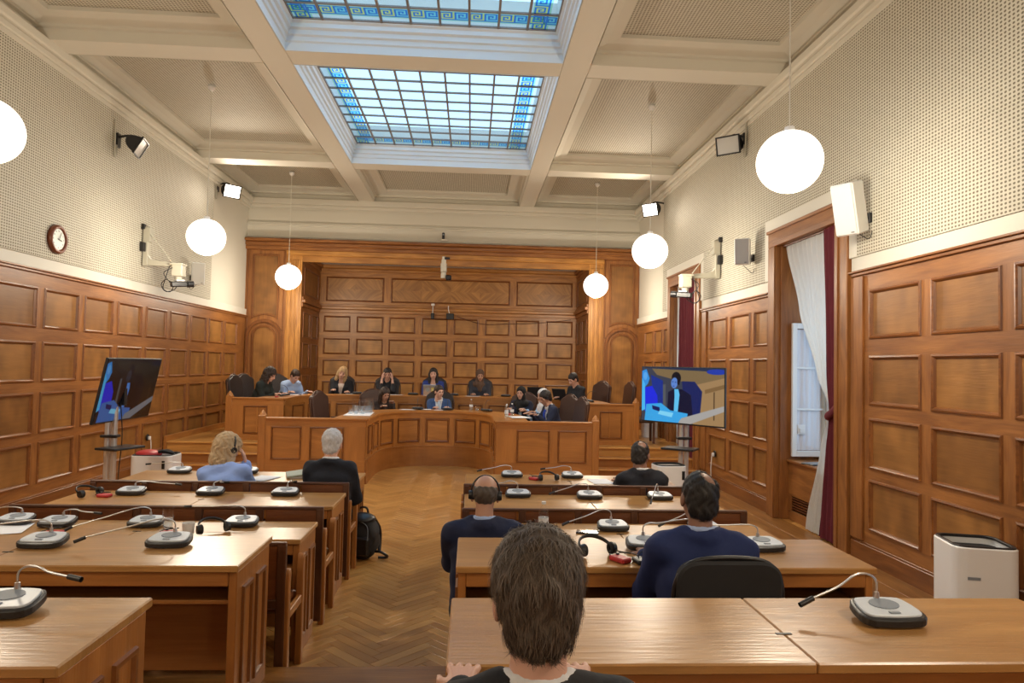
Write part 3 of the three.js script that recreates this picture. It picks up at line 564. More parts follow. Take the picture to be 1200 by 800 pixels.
// ------------------------------------------------------------------ audience desks and benches
function deskRow(x0, x1, z0, z1, top, base, label, tall) {
  const t = thing('long_desk', label, 'desk', [(x0 + x1) / 2, base, (z0 + z1) / 2]);
  const w = x1 - x0, d = z1 - z0, h = top - base, half = w / 2;
  for (const s of [-1, 1]) obj('top_leaf', bx(half - 0.001, 0.032, d, [s * half / 2, h - 0.016, 0], 'x', 0.005), M.deskTop, t);
  obj('apron', [bx(w - 0.1, 0.07, 0.02, [0, h - 0.067, d / 2 - 0.03], 'x'), bx(w - 0.1, 0.07, 0.02, [0, h - 0.067, -d / 2 + 0.03], 'x')], M.deskSide, t);
  obj('modesty_panel', bx(w - 0.1, h - 0.16, 0.025, [0, (h - 0.16) / 2 + 0.06, -d / 2 + 0.06], 'x'), M.deskSide, t);
  obj('shelf', bx(w - 0.1, 0.02, d - 0.15, [0, h - 0.2, -0.02], 'x'), M.deskSide, t);
  for (const s of [-1, 1]) {
    const e = obj('end_panel', bx(0.04, h - 0.034, d - 0.05, [s * (half - 0.03), (h - 0.034) / 2, 0], 'y'), M.deskSide, t);
    for (const q of [-1, 1]) { const f = obj('end_moulding', ring(0.15, h - 0.22, [[0, 0], [0.004, 0.012], [0.02, 0.012], [0.028, -0.0]]).rotateY(s * Math.PI / 2).translate(s * (half - 0.01), (h - 0.03) / 2, q * 0.105), M.mould, e); }
  }
  obj('cable_slot', [bx(0.05, 0.004, 0.012, [0, h + 0.0005, 0.06], 'x', 0.001)], M.black, t);
  return t;
}
const rowsZ = [[-6.98, -6.36], [-5.9, -5.34], [-4.83, -4.34]];
['front', 'second', 'third'].forEach((nm, i) => {
  deskRow(-3.17, -1.03, rowsZ[i][0], rowsZ[i][1], 0.75, 0, `long oak desk of the ${nm} row on the clock side of the aisle`);
  deskRow(-0.03, [1.98, 2.04, 2.06][i], rowsZ[i][0], rowsZ[i][1], 0.75, 0, `long oak desk of the ${nm} row on the window side of the aisle`);
});
deskRow(-3.4, -1.06, -3.84, -3.28, 0.895, 0.145, 'long oak desk of the fourth row, one step up, on the clock side');
deskRow(-0.05, 2.02, -3.84, -3.28, 0.895, 0.145, 'long oak desk of the fourth row, one step up, on the window side');
deskRow(-3.4, -1.06, -2.42, -1.88, 1.04, 0.29, 'long oak desk of the last row, two steps up, on the clock side');
deskRow(-0.05, 2.02, -2.42, -1.88, 1.04, 0.29, 'long oak desk of the last row, two steps up, on the window side');
function benchRow(x0, x1, zb, label) { // backs face the camera
  const t = thing('row_bench', label, 'bench', [(x0 + x1) / 2, 0, zb]), w = x1 - x0, n = 5, p = w / n;
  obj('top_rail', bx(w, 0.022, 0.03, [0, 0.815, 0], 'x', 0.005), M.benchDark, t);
  for (let k = 0; k < n; k++) obj('back_panel', bx(p - 0.055, 0.3, 0.016, [-w / 2 + (k + 0.5) * p, 0.655, 0], 'x', 0.003), M.bench, t);
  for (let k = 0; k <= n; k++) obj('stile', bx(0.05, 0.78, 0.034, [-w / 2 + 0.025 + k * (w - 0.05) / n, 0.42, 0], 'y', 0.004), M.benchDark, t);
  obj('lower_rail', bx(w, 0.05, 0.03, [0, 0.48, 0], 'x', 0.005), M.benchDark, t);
  for (let k = 0; k < n; k++) obj('seat', bx(p - 0.06, 0.04, 0.34, [-w / 2 + (k + 0.5) * p, 0.43, -0.2], 'x', 0.012), M.bench, t);
  for (const s of [-1, 1]) { // curved end standards
    const sh = new THREE.Shape(); sh.moveTo(0, 0); sh.lineTo(0.05, 0); sh.lineTo(0.045, 0.38); sh.bezierCurveTo(0.05, 0.5, 0.03, 0.55, 0.05, 0.63); sh.bezierCurveTo(0.06, 0.68, 0.0, 0.69, -0.005, 0.63); sh.bezierCurveTo(-0.02, 0.55, 0.0, 0.45, -0.005, 0.38); sh.closePath();
    for (const z of [-0.38, -0.05]) obj('end_standard', planar(extrude(sh, 0.03, 0.005).rotateY(Math.PI / 2).translate(s * (w / 2 + 0.0) - 0.015, 0, z + 0.05), 'y'), M.deskSide, t);
    obj('end_rail', bx(0.03, 0.05, 0.33, [s * w / 2, 0.4, -0.2], 'z'), M.deskSide, t);
  }
}
[['front', -5.965], ['second', -4.955], ['third', -3.985]].forEach(([n, z], i) => {
  benchRow(-3.16, -1.02, z, `dark oak bench of the ${n} row on the clock side of the aisle`);
  benchRow(-0.04, [1.94, 2.05, 2.05][i], z, `dark oak bench of the ${n} row on the window side of the aisle`);
});
function officeChair(x, y, z, turn, label) {
  const t = thing('black_chair', label, 'chair', [x, y, z], turn);
  const s = new THREE.Shape(), w = 0.22; s.moveTo(-w, 0); s.lineTo(w, 0); s.lineTo(w, 0.34); s.quadraticCurveTo(w, 0.43, w - 0.1, 0.435); s.lineTo(-w + 0.1, 0.435); s.quadraticCurveTo(-w, 0.43, -w, 0.34); s.closePath();
  const b = obj('backrest', extrude(s, 0.03, 0.01), M.blackMatte, t); b.position.set(0, 0.5, -0.24); b.rotation.x = -0.1;
  obj('rim', tube([[-w, 0.02, 0.015], [-w, 0.34, 0.015], [-w + 0.04, 0.41, 0.015], [-w + 0.1, 0.437, 0.015], [w - 0.1, 0.437, 0.015], [w - 0.04, 0.41, 0.015], [w, 0.34, 0.015], [w, 0.02, 0.015]], 0.01, 50, 6), M.black, b);
  obj('seat', bx(0.45, 0.07, 0.44, [0, 0.44, 0], 'x', 0.025), M.blackMatte, t);
  for (const sx of [-1, 1]) for (const sz of [-1, 1]) obj('leg', tube([[sx * 0.2, 0.42, sz * 0.19], [sx * 0.22, 0.0, sz * 0.22]], 0.012, 4, 8), M.steel, t);
  return t;
}
officeChair(1.07, 0.145, -3.02, Math.PI, 'black padded chair of the balding man in navy at the fourth row');
officeChair(0.17, 0.29, -1.3, Math.PI, 'black padded chair of the man with brown-grey hair at the last row');

// ------------------------------------------------------------------ conference microphones
const micTop = (() => { const s = new THREE.Shape(); s.moveTo(-0.075, -0.07); s.quadraticCurveTo(0, -0.082, 0.075, -0.07); s.quadraticCurveTo(0.105, -0.062, 0.1, -0.02); s.quadraticCurveTo(0.096, 0.045, 0.075, 0.062); s.quadraticCurveTo(0, 0.076, -0.075, 0.062); s.quadraticCurveTo(-0.096, 0.045, -0.1, -0.02); s.quadraticCurveTo(-0.105, -0.062, -0.075, -0.07); return s; })();
const micGeo = {
  body: new THREE.ExtrudeGeometry(micTop, { depth: 0.018, bevelEnabled: true, bevelThickness: 0.005, bevelSize: 0.008, bevelSegments: 2, curveSegments: 6 }).rotateX(-Math.PI / 2).rotateX(0.13).translate(0, 0.0175, 0),
  plate: new THREE.ExtrudeGeometry(micTop, { depth: 0.006, bevelEnabled: true, bevelThickness: 0.002, bevelSize: 0.002, bevelOffset: -0.008, bevelSegments: 1, curveSegments: 6 }).rotateX(-Math.PI / 2).rotateX(0.13).translate(0, 0.0395, 0),
  grille: new THREE.CylinderGeometry(0.042, 0.042, 0.004, 24).scale(1.15, 1, 0.85).rotateX(0.13).translate(0, 0.0495, -0.008), socket: cyl(0.011, 0.008, 0.03, [0, 0.045, -0.05], 12), button: bx(0.035, 0.004, 0.014, [0, 0.0425, 0.05], 'x', 0.002),
};
const MICG = 'conference microphones on the desks';
function mic(x, y, z, dir, rise, label, reach = 0.36, drop = 0.02, turn = 0) {
  const t = thing('desk_microphone', label, 'microphone', [x, y, z], turn, MICG);
  obj('base', micGeo.body, M.black, t); obj('face_plate', micGeo.plate, M.greyPlastic, t); obj('speaker_grille', micGeo.grille, M.greyDark, t); obj('stem_socket', micGeo.socket, M.steel, t); obj('talk_button', micGeo.button, M.greyDark, t);
  const c = Math.sin(dir - turn), s = Math.cos(dir - turn), P = (r, h) => [r * c, h, -0.05 + r * s];
  rise *= 0.62; drop *= 0.8;
  obj('gooseneck', tube([P(0, 0.06), P(0.002, 0.06 + rise * 0.7), P(0.03, 0.06 + rise), P(0.08, 0.063 + rise), P(reach * 0.6, 0.06 + rise - drop * 0.5), P(reach, 0.06 + rise - drop)], 0.0038, 30, 6), M.steel, t);
  const a = V(...P(reach, 0.06 + rise - drop)), b = V(...P(reach + 0.05, 0.06 + rise - drop * 1.3));
  obj('microphone_tip', tube([a, a.clone().lerp(b, 0.5), b], 0.009, 6, 8), M.black, t);
  return t;
}
const W = -Math.PI / 2, E_ = Math.PI / 2; // heading: towards the clock wall / the window wall
const D3 = 0.752;
mic(-2.79, D3, -6.84, W, 0.05, 'microphone beside the woman in light blue, on the clock side front desk', 0.3);
mic(-2.16, D3, -6.86, W + 0.1, 0.06, 'microphone with white-lit face in front of the woman in light blue', 0.26);
mic(-2.72, D3, -5.75, E_, 0.05, 'microphone next to the red receiver on the second clock-side desk', 0.32);
mic(-2.10, D3, -5.77, 2.6, 0.05, 'microphone midway along the second clock-side desk', 0.1);
mic(-1.50, D3, -5.77, 2.9, 0.06, 'microphone near the aisle end of the second clock-side desk', 0.1);
mic(-2.96, D3, -4.72, W, 0.05, 'microphone at the wall end of the third clock-side desk', 0.3);
mic(-2.66, D3, -4.66, E_ - 0.05, 0.05, 'microphone with its neck swung towards the aisle, third clock-side desk', 0.2);
mic(-2.11, D3, -4.68, W + 0.55, 0.08, 'microphone beside the drinking glass on the third clock-side desk', 0.44, 0.1);
mic(-1.50, D3, -4.70, W - 0.05, 0.09, 'microphone near the aisle end of the third clock-side desk', 0.36, 0.01);
mic(-2.13, 0.897, -3.62, W + 0.3, 0.09, 'microphone beside the white paper on the fourth clock-side desk', 0.4);
mic(-1.52, 0.897, -3.64, W + 0.35, 0.10, 'microphone with long black neck at the aisle end of the fourth clock-side desk', 0.4, 0.08);
mic(0.43, D3, -6.83, W + 0.15, 0.07, 'microphone next to the red receiver on the front window-side desk', 0.3, 0.05);
mic(1.03, D3, -6.82, W - 0.2, 0.07, 'microphone between the headphones and the loose sheet, front window-side desk', 0.26, 0.04);
mic(0.42, D3, -5.80, W - 0.1, 0.09, 'microphone in front of the bald man, second window-side desk', 0.2, 0.03);
mic(1.02, D3, -5.76, W + 0.35, 0.09, 'microphone midway along the second window-side desk', 0.32, 0.07);
mic(1.62, D3, -5.75, W + 1.15, 0.10, 'microphone with its neck bent over the desk edge, second window-side desk', 0.32, 0.1);
mic(0.99, D3, -4.66, W + 0.3, 0.10, 'microphone next to the mobile phone on the third window-side desk', 0.32, 0.08);
mic(1.62, D3, -4.66, W + 0.35, 0.10, 'microphone hidden in front of the balding man, third window-side desk', 0.3, 0.08);
mic(0.95, 0.897, -3.63, E_ - 0.3, 0.10, 'microphone half hidden by the navy suit, fourth window-side desk', 0.25, -0.05);
mic(1.585, 0.897, -3.62, W + 0.02, 0.09, 'microphone with pale face plate right beside the navy suit, fourth window-side desk', 0.3, 0.0, 0.1);
mic(-1.45, 1.042, -2.28, E_ - 0.3, 0.11, 'microphone on the last clock-side desk', 0.2);
mic(1.38, 1.042, -2.2, W + 0.2, 0.12, 'microphone on the last window-side desk', 0.25, 0.08);

// ------------------------------------------------------------------ pendant globes
const GD = 0.535, lampG = 'opal globe pendants';
const globeMat = new THREE.MeshStandardMaterial({ color: 0xfff6e6, roughness: 0.35, emissive: WARM.clone().lerp(new THREE.Color(1, 1, 1), 0.45), emissiveIntensity: GLOBE_GLOW });
function pendant(x, z, label) {
  const t = thing('globe_pendant', label, 'lamp', [x, 3.62, z], 0, lampG);
  obj('globe', new THREE.SphereGeometry(GD / 2, 48, 32).scale(1, 0.97, 1), globeMat, t);
  obj('collar', cyl(0.05, 0.04, 0.05, [0, GD / 2 * 0.965 - 0.012, 0]), M.white, t);
  obj('cord', cyl(0.007, 0.007, 5.81 - 3.62 - GD / 2 - 0.02, [0, GD / 2 + 0.02, 0], 8), M.creamTrim, t);
  obj('ceiling_rose', lathe([[0, 5.76], [0.02, 5.76], [0.05, 5.79], [0.055, 5.835], [0, 5.835]].map(([a, b]) => [a, b - 3.62])), M.white, t);
  const l = new THREE.PointLight(WARM, GLOBE_POWER, 0, 2); l.position.set(0, -GD / 2 - 0.06, 0); l.castShadow = true; l.shadow.radius = 9; l.name = 'globe_light'; t.add(l);
}
pendant(-3.86, -14.5, 'opal globe pendant before the arched panel on the clock side'); pendant(2.64, -14.5, 'opal globe pendant before the pilaster on the window side');
pendant(-3.86, -10.05, 'opal globe pendant near the bracket camera on the clock wall'); pendant(2.64, -10.05, 'opal globe pendant near the bracket camera on the window wall');
pendant(-3.86, -5.55, 'opal globe pendant above the second row near the clock wall'); pendant(2.64, -5.55, 'large opal globe pendant beside the unlit floodlight on the window wall');
pendant(-3.86, -0.9, 'opal globe pendant above the last rows near the clock wall'); pendant(2.64, -0.9, 'opal globe pendant above the last rows near the window wall');
pendant(-3.86, 3.6, 'opal globe pendant by the rear wall on the clock side'); pendant(2.64, 3.6, 'opal globe pendant by the rear wall on the window side');

// ------------------------------------------------------------------ floodlights
function flood(x, y, z, turn, tilt, lit, label, wallX) {
  const t = thing('floodlight', label, 'floodlight', [x, y, z], 0, lit ? 'lit floodlights' : 'unlit floodlights');
  const h = new THREE.Group(); h.name = 'lamp_head'; h.rotation.set(tilt, turn, 0, 'YXZ'); t.add(h);
  const sh = new THREE.Shape(); sh.moveTo(0.02, -0.12); sh.lineTo(0.02, 0.12); sh.quadraticCurveTo(-0.13, 0.1, -0.15, 0.0); sh.quadraticCurveTo(-0.13, -0.1, 0.02, -0.12);
  obj('housing', extrude(sh, 0.3, 0.008).translate(0, 0, -0.15).rotateY(-Math.PI / 2), M.black, h);
  obj('bezel', [bx(0.35, 0.02, 0.03, [0, 0.125, 0.035]), bx(0.35, 0.02, 0.03, [0, -0.125, 0.035]), bx(0.02, 0.27, 0.03, [0.165, 0, 0.035]), bx(0.02, 0.27, 0.03, [-0.165, 0, 0.035])], M.black, h);
  obj('lamp_glass', bx(0.31, 0.23, 0.006, [0, 0, 0.034], 'x', 0), lit ? new THREE.MeshStandardMaterial({ color: 0xffffff, emissive: new THREE.Color().setRGB(1, 0.9, 0.78), emissiveIntensity: 9 }) : plain(0.5, 0.5, 0.48, 0.2), h);
  const s = Math.sign(wallX - x), d = Math.abs(wallX - x);
  obj('bracket', [tube([[0, -0.02, 0], [s * 0.05, 0.14, 0], [s * d * 0.6, 0.15, 0], [s * d, 0.12, 0]], 0.018, 16, 8), bx(0.03, 0.2, 0.1, [s * (d - 0.015), 0.08, 0], 'y')], M.black, t);
  obj('conduit', tube([[s * (d - 0.02), 0.0, 0.05], [s * (d - 0.02), -0.14, 0.06], [s * (d - 0.03), -0.2, 0.1], [s * (d - 0.02), 0.35, 0.12]], 0.012, 24, 6), M.beigeMetal, t);
  if (lit) { const l = new THREE.SpotLight(new THREE.Color().setRGB(1, 0.85, 0.66), FLOOD_POWER, 0, 1.15, 0.7, 2); l.position.set(0, 0, 0.09); l.target.position.set(0, 0, 3); l.castShadow = true; l.shadow.radius = 5; l.name = 'flood_light'; h.add(l); h.add(l.target); }
}
flood(-4.93, 5.28, -14.05, 0.75, 0.35, true, 'lit floodlight glowing in the corner above the clock wall end', XL);
flood(3.62, 5.13, -13.75, -0.75, 0.35, true, 'lit floodlight glowing in the corner above the window wall end', XR);
flood(-4.86, 4.9, -10.05, 1.8, 0.5, false, 'unlit black floodlight on the acoustic board of the clock wall', XL + 0.06);
flood(3.66, 5.12, -9.6, -0.7, 0.25, false, 'unlit black floodlight on the acoustic board of the window wall', XR - 0.06);

// ------------------------------------------------------------------ camera brackets, loudspeakers, clock
function ptz(x, z, s, label) { // s: direction into the room
  const t = thing('bracket_camera', label, 'camera', [x, 3.6, z], 0);
  obj('wall_column', [bx(0.07, 0.62, 0.1, [s * 0.06, 0, 0], 'y'), bx(0.1, 0.22, 0.13, [s * 0.08, 0.18, 0], 'y')], M.beigeMetal, t);
  obj('clamp', [bx(0.06, 0.14, 0.07, [s * 0.04, -0.02, 0.08]), bx(0.05, 0.08, 0.06, [s * 0.03, 0.3, 0.06])], M.black, t);
  const sh = [[0.05, -0.3], [0.05, -0.08], [0.14, -0.2], [0.52, -0.26], [0.52, -0.31]].map(([a, b]) => [s * a, b]);
  obj('arm', extrude(s > 0 ? sh : sh.reverse(), 0.05, 0.006).translate(0, 0, -0.025), M.beigeMetal, t);
  obj('stay', tube([[s * 0.1, 0.22, 0.04], [s * 0.3, -0.02, 0.05], [s * 0.47, -0.24, 0.05]], 0.008, 12, 6), M.beigeMetal, t);
  obj('motor_box', [bx(0.17, 0.19, 0.16, [s * 0.56, -0.37, 0], 'y', 0.015), bx(0.2, 0.03, 0.18, [s * 0.55, -0.27, 0]), cyl(0.045, 0.06, 0.08, [s * 0.56, -0.53, 0])], M.beigeMetal, t);
  const c = obj('camera_body', [bx(0.24, 0.08, 0.085, [0, 0, 0], 'x', 0.012), cyl(0.05, 0.05, 0.09, [0, -0.045, 0], 16).rotateZ(Math.PI / 2).translate(0.17, 0, 0)], M.black, t); c.position.set(s * 0.58, -0.58, 0.02); c.rotation.set(0, s > 0 ? 0.7 : 2.5, 0.1);
  obj('hood', bx(0.14, 0.03, 0.1, [0.02, 0.055, 0], 'x', 0.01), M.alu, c);
  obj('cable_loop', [tube([[s * 0.45, -0.3, 0.06], [s * 0.4, -0.5, 0.08], [s * 0.36, -0.66, 0.05], [s * 0.44, -0.7, 0.0], [s * 0.5, -0.6, 0.04], [s * 0.42, -0.52, 0.1], [s * 0.34, -0.6, 0.08], [s * 0.4, -0.7, 0.06], [s * 0.52, -0.66, 0.02], [s * 0.56, -0.58, 0.02]], 0.007, 60, 5), tube([[s * 0.5, -0.33, 0.08], [s * 0.38, -0.42, 0.1], [s * 0.46, -0.56, 0.06]], 0.006, 20, 5)], M.black, t);
}
ptz(XL + 0.06, -10.93, 1, 'camera on a beige swing bracket fixed to the clock wall'); ptz(XR - 0.06, -10.5, -1, 'camera on a beige swing bracket fixed to the window wall');
function speaker(x, y, z, turn, tilt, [w, h, d], label, wallX, face) {
  const t = thing('loudspeaker', label, 'loudspeaker', [x, y, z]);
  const g = obj('cabinet', bx(w, h, d, [0, 0, 0], 'y', 0.012), M.whiteGloss, t); g.rotation.set(tilt, turn, 0, 'YXZ');
  obj('grille', bx(w - 0.02, h - 0.02, 0.012, [0, 0, d / 2 + 0.004], 'y', 0.004), face, g); obj('badge', bx(0.03, 0.008, 0.003, [w / 2 - 0.05, -h / 2 + 0.03, d / 2 + 0.011], 'x', 0), M.black, g);
  const k = wallX - x; obj('wall_bracket', [tube([[0, -0.08, -0.02], [k * 0.5, -0.1, -0.03], [k * 0.95, -0.08, -0.03]], 0.014, 10, 8), bx(0.03, 0.1, 0.07, [k - Math.sign(k) * 0.015, -0.08, -0.03], 'y')], M.black, t);
  obj('cable', tube([[0, -0.15, -0.05], [k * 0.4, -0.24, 0], [k * 0.75, -0.3, 0.04], [k * 0.95, -0.22, 0.02]], 0.004, 16, 5), M.black, t);
}
speaker(3.66, 3.46, -6.42, -0.95, 0.3, [0.22, 0.5, 0.24], 'big white loudspeaker over the corner of the open window', XR - 0.06, plain(0.62, 0.62, 0.62, 0.7));
speaker(3.72, 3.5, -9.2, -0.55, 0.1, [0.2, 0.36, 0.16], 'grey-fronted loudspeaker between the two windows', XR - 0.06, plain(0.40, 0.41, 0.43, 0.7));
speaker(-5.02, 3.42, -12.75, 0.5, 0.08, [0.22, 0.4, 0.1], 'white flat loudspeaker on the clock wall past the bracket camera', XL + 0.06, plain(0.66, 0.65, 0.60, 0.7));
{
  const t = thing('wall_clock', 'round wall clock with brown wooden rim and white dial', 'clock', [XL + 0.06, 3.3, -8.72], Math.PI / 2);
  obj('rim', lathe([[0.13, 0.03], [0.135, 0.045], [0.155, 0.055], [0.178, 0.04], [0.185, 0.0], [0.1, 0]], 40).rotateX(Math.PI / 2), wood(0.22, 0.07, 0.04, 0.3), t);
  const cv = document.createElement('canvas'); cv.width = cv.height = 256; const c = cv.getContext('2d'); c.fillStyle = '#e8eee8'; c.fillRect(0, 0, 256, 256); c.fillStyle = '#223'; c.font = 'bold 26px sans-serif'; c.textAlign = 'center'; c.textBaseline = 'middle';
  for (let k = 1; k <= 12; k++) { const a = k * Math.PI / 6; c.fillText(String(k), 128 + 98 * Math.sin(a), 128 - 98 * Math.cos(a)); }
  const tx = new THREE.CanvasTexture(cv); tx.colorSpace = THREE.SRGBColorSpace;
  const dial = obj('dial', new THREE.CircleGeometry(0.135, 40).translate(0, 0, 0.03), new THREE.MeshStandardMaterial({ map: tx, roughness: 0.4 }), t);
  obj('hour_hand', bx(0.085, 0.012, 0.004, [0.02, 0, 0.036], 'x', 0.001).rotateZ(-0.22), M.black, t); obj('minute_hand', bx(0.1, 0.007, 0.004, [0.045, 0, 0.04], 'x', 0.001).rotateZ(1.15), M.black, t);
}
// small devices on the end wall
{
  const a = thing('ceiling_camera', 'white tubular camera hanging under the lintel of the dais recess', 'camera', [-0.69, 4.05, -15.95]);
  obj('tube', [cyl(0.055, 0.055, 0.16, [0, 0.16, 0]), cyl(0.07, 0.07, 0.16, [0, -0.02, 0]), cyl(0.065, 0.06, 0.14, [0, -0.18, 0]), cyl(0.075, 0.075, 0.02, [0, 0.14, 0]), cyl(0.075, 0.075, 0.02, [0, -0.03, 0])], M.creamTrim, a);
  const k = obj('camera_lens', [bx(0.13, 0.12, 0.12, [0.12, -0.17, 0.02], 'x', 0.02), cyl(0.035, 0.035, 0.05, [0, 0, 0]).rotateX(Math.PI / 2).translate(0.12, -0.18, 0.1)], M.black, a);
  obj('clip', bx(0.12, 0.05, 0.08, [0.08, 0.28, 0.02]), M.black, a);
  const b = thing('motion_sensor', 'small black sensor on the cornice above the recess', 'sensor', [-0.71, 4.74, -15.86]); obj('body', bx(0.06, 0.16, 0.07, [0, 0.1, 0], 'y', 0.01), M.black, b); obj('foot', bx(0.16, 0.03, 0.09, [0.03, 0.01, 0]), M.creamTrim, b); obj('lens', new THREE.SphereGeometry(0.02, 12, 8).translate(0, 0.13, 0.034), M.greyDark, b);
  for (const [x, y, w] of [[-3.72, 4.25, 'arched clock-side end'], [2.44, 4.2, 'window-side end']]) { const c = thing('smoke_detector', `white detector under the recess soffit at the ${w}`, 'detector', [x, 4.37, -16.6]); obj('body', lathe([[0, -0.09], [0.03, -0.085], [0.06, -0.05], [0.07, -0.02], [0.09, 0], [0, 0]]), M.white, c); obj('lens', new THREE.SphereGeometry(0.022, 12, 8).translate(0, -0.085, 0), M.greyDark, c); }
  for (const [x, lab, dx] of [[-1.02, 'slim upright', 0], [-0.62, 'boxy', 1]]) {
    const c = thing('ledge_device', `${lab} black device hanging from the recess ledge below the camera`, 'device', [x, 3.30, -17.745]);
    obj('stem', tube([[0, 0.08, 0], [0, 0, 0.02], [dx * 0.03, -0.12, 0.05]], 0.012, 8), M.white, c); obj('body', bx(dx ? 0.2 : 0.09, 0.16, 0.08, [dx * 0.05, -0.2, 0.06], 'y', 0.012), M.black, c); if (!dx) obj('cap', bx(0.09, 0.06, 0.09, [0, 0.1, 0], 'y', 0.01), M.white, c);
  }
  const w = thing('wall_cable', 'thin cable sagging under the ledge on the recess wall', 'cable', [0, 0, ZA + 0.05]); obj('wire', tube([[-0.4, 3.12, 0], [-0.1, 3.02, 0], [0.3, 2.93, 0.0], [0.9, 2.95, 0], [1.8, 3.0, 0], [2.6, 3.1, 0]], 0.008, 40, 5), M.benchDark, w);
}
// ------------------------------------------------------------------ screens on stands
function drawScreen(dim) {
  const cv = document.createElement('canvas'); cv.width = 192; cv.height = 108; const c = cv.getContext('2d'); c.scale(192 / 512, 108 / 288);
  const R = (col, pts) => { c.fillStyle = col; c.beginPath(); pts.forEach(([x, y], i) => (i ? c.lineTo(x, y) : c.moveTo(x, y))); c.closePath(); c.fill(); };
  const O = (col, x, y, a, b, r = 0) => { c.fillStyle = col; c.beginPath(); c.ellipse(x, y, a, b, r, 0, 7); c.fill(); };
  c.fillStyle = dim ? '#15171c' : '#3a3f4e'; c.fillRect(0, 0, 512, 288);
  R(dim ? '#2a2620' : '#7d6848', [[60, 0], [512, 20], [512, 70], [380, 95], [100, 40]]); R(dim ? '#1d1d22' : '#23304a', [[0, 0], [512, 0], [512, 18], [60, 6]]);
  O(dim ? '#1a2030' : '#1c3aa8', 470, 18, 60, 14);
  R(dim ? '#241d16' : '#a08058', [[330, 90], [512, 48], [512, 288], [330, 288]]); R(dim ? '#2b241c' : '#80623e', [[400, 110], [512, 80], [512, 100], [402, 130]]); R('#4a3826', [[452, 120], [458, 118], [458, 260], [452, 260]]);
  R(dim ? '#101216' : '#12308c', [[60, 40], [140, 70], [150, 230], [90, 240]]); R(dim ? '#12141a' : '#16235c', [[262, 70], [340, 70], [385, 120], [372, 250], [280, 240]]);
  R('#55585c', [[140, 90], [158, 90], [160, 210], [142, 210]]);
  // figure in blue robe at the edge
  R('#2f8fe0', [[0, 20], [30, 10], [52, 60], [40, 90], [0, 130]]); O('#58a8ec', 22, 48, 14, 22); R('#1a2be0', [[18, 110], [70, 100], [104, 150], [112, 230], [20, 240]]); R('#49b8f0', [[0, 60], [20, 90], [24, 230], [0, 240]]);
  // seated figure in a dark suit
  R(dim ? '#0b0d13' : '#0c1230', [[175, 130], [215, 110], [262, 112], [318, 140], [330, 250], [290, 262], [170, 240]]); O('#0d0f18', 226, 54, 29, 32); O(dim ? '#2c3440' : '#5d86d0', 214, 80, 21, 29, 0.15); O(dim ? '#1a2028' : '#23408c', 204, 74, 5, 2.5); O(dim ? '#1a2028' : '#23408c', 222, 76, 5, 2.5); O(dim ? '#1a2028' : '#3050a8', 209, 97, 7, 2.5); O('#0d0f18', 240, 76, 8, 14);
  R(dim ? '#4a88d8' : '#5fc3f4', [[214, 112], [240, 112], [248, 140], [238, 230], [212, 230], [216, 150]]); R('#0a0d1c', [[205, 40], [236, 30], [250, 60], [246, 92], [238, 60]]);
  R(dim ? '#3a6eb8' : '#38a6e8', [[30, 200], [130, 190], [190, 225], [300, 236], [290, 288], [20, 288]]); R('#101a5a', [[70, 205], [120, 214], [122, 236], [74, 226]]); R('#7fd4f8', [[120, 230], [210, 238], [200, 262], [110, 250]]);
  R(dim ? '#7f8288' : '#a8a4a0', [[260, 262], [512, 186], [512, 214], [320, 288], [240, 288]]);
  const t = new THREE.CanvasTexture(cv); t.colorSpace = THREE.SRGBColorSpace; return t;
}
function screenStand(x, y, z, turn, tilt, px, pz, dim, label, shelfTurn) {
  const t = thing('screen_on_stand', label, 'television', [px, 0, pz]);
  const p = new THREE.Group(); p.name = 'display'; p.position.set(x - px, y, z - pz); p.rotation.set(tilt, turn, 0, 'YXZ'); t.add(p);
  obj('bezel', [bx(1.23, 0.71, 0.03, [0, 0, -0.02], 'x', 0.006), bx(0.6, 0.4, 0.04, [0, -0.05, -0.05], 'x', 0.01)], M.black, p);
  const tex = drawScreen(dim);
  obj('screen', new THREE.PlaneGeometry(1.205, 0.68).translate(0, 0.004, -0.003), new THREE.MeshStandardMaterial({ color: 0x050505, roughness: 0.25, emissive: 0xffffff, emissiveMap: tex, emissiveIntensity: dim ? 0.45 : 0.95 }), p);
  obj('pole', [bx(0.05, y + 0.1, 0.06, [-0.035, (y + 0.1) / 2, 0], 'y', 0.012), bx(0.05, y + 0.1, 0.06, [0.035, (y + 0.1) / 2, 0], 'y', 0.012)], M.alu, t);
  obj('collar', bx(0.18, 0.03, 0.1, [0, 1.0, 0.01], 'x', 0.008), M.black, t);
  const s = obj('shelf', bx(0.4, 0.025, 0.28, [0, 0, 0.14], 'x', 0.006), M.black, t); s.position.set(0, 0.88, 0); s.rotation.y = shelfTurn;
  obj('mount', [bx(0.1, 0.3, 0.06, [(x - px) * 0.5, y - 0.02, (z - pz) * 0.5], 'y')], M.black, t);
  obj('base', [bx(0.7, 0.03, 0.08, [0, 0.06, 0.2]), bx(0.7, 0.03, 0.08, [0, 0.06, -0.2]), bx(0.14, 0.035, 0.48, [0, 0.075, 0])], M.black, t);
  for (const a of [-1, 1]) for (const b of [-1, 1]) obj('caster', cyl(0.025, 0.025, 0.03, [0, -0.015, 0], 14).rotateZ(Math.PI / 2).translate(a * 0.32, 0.025, b * 0.2), M.rubber, t);
  obj('cable', tube([[0.06, y - 0.1, -0.05], [0.09, 1.0, -0.06], [0.07, 0.5, -0.05], [0.1, 0.08, -0.06]], 0.006, 20, 5), M.black, t);
  return t;
}
screenStand(-3.80, 1.50, -7.9, Math.PI / 2, 0.2, -3.9, -7.72, true, 'flat screen seen edge-on, tilted down on a grey stand by the clock wall', 1.2);
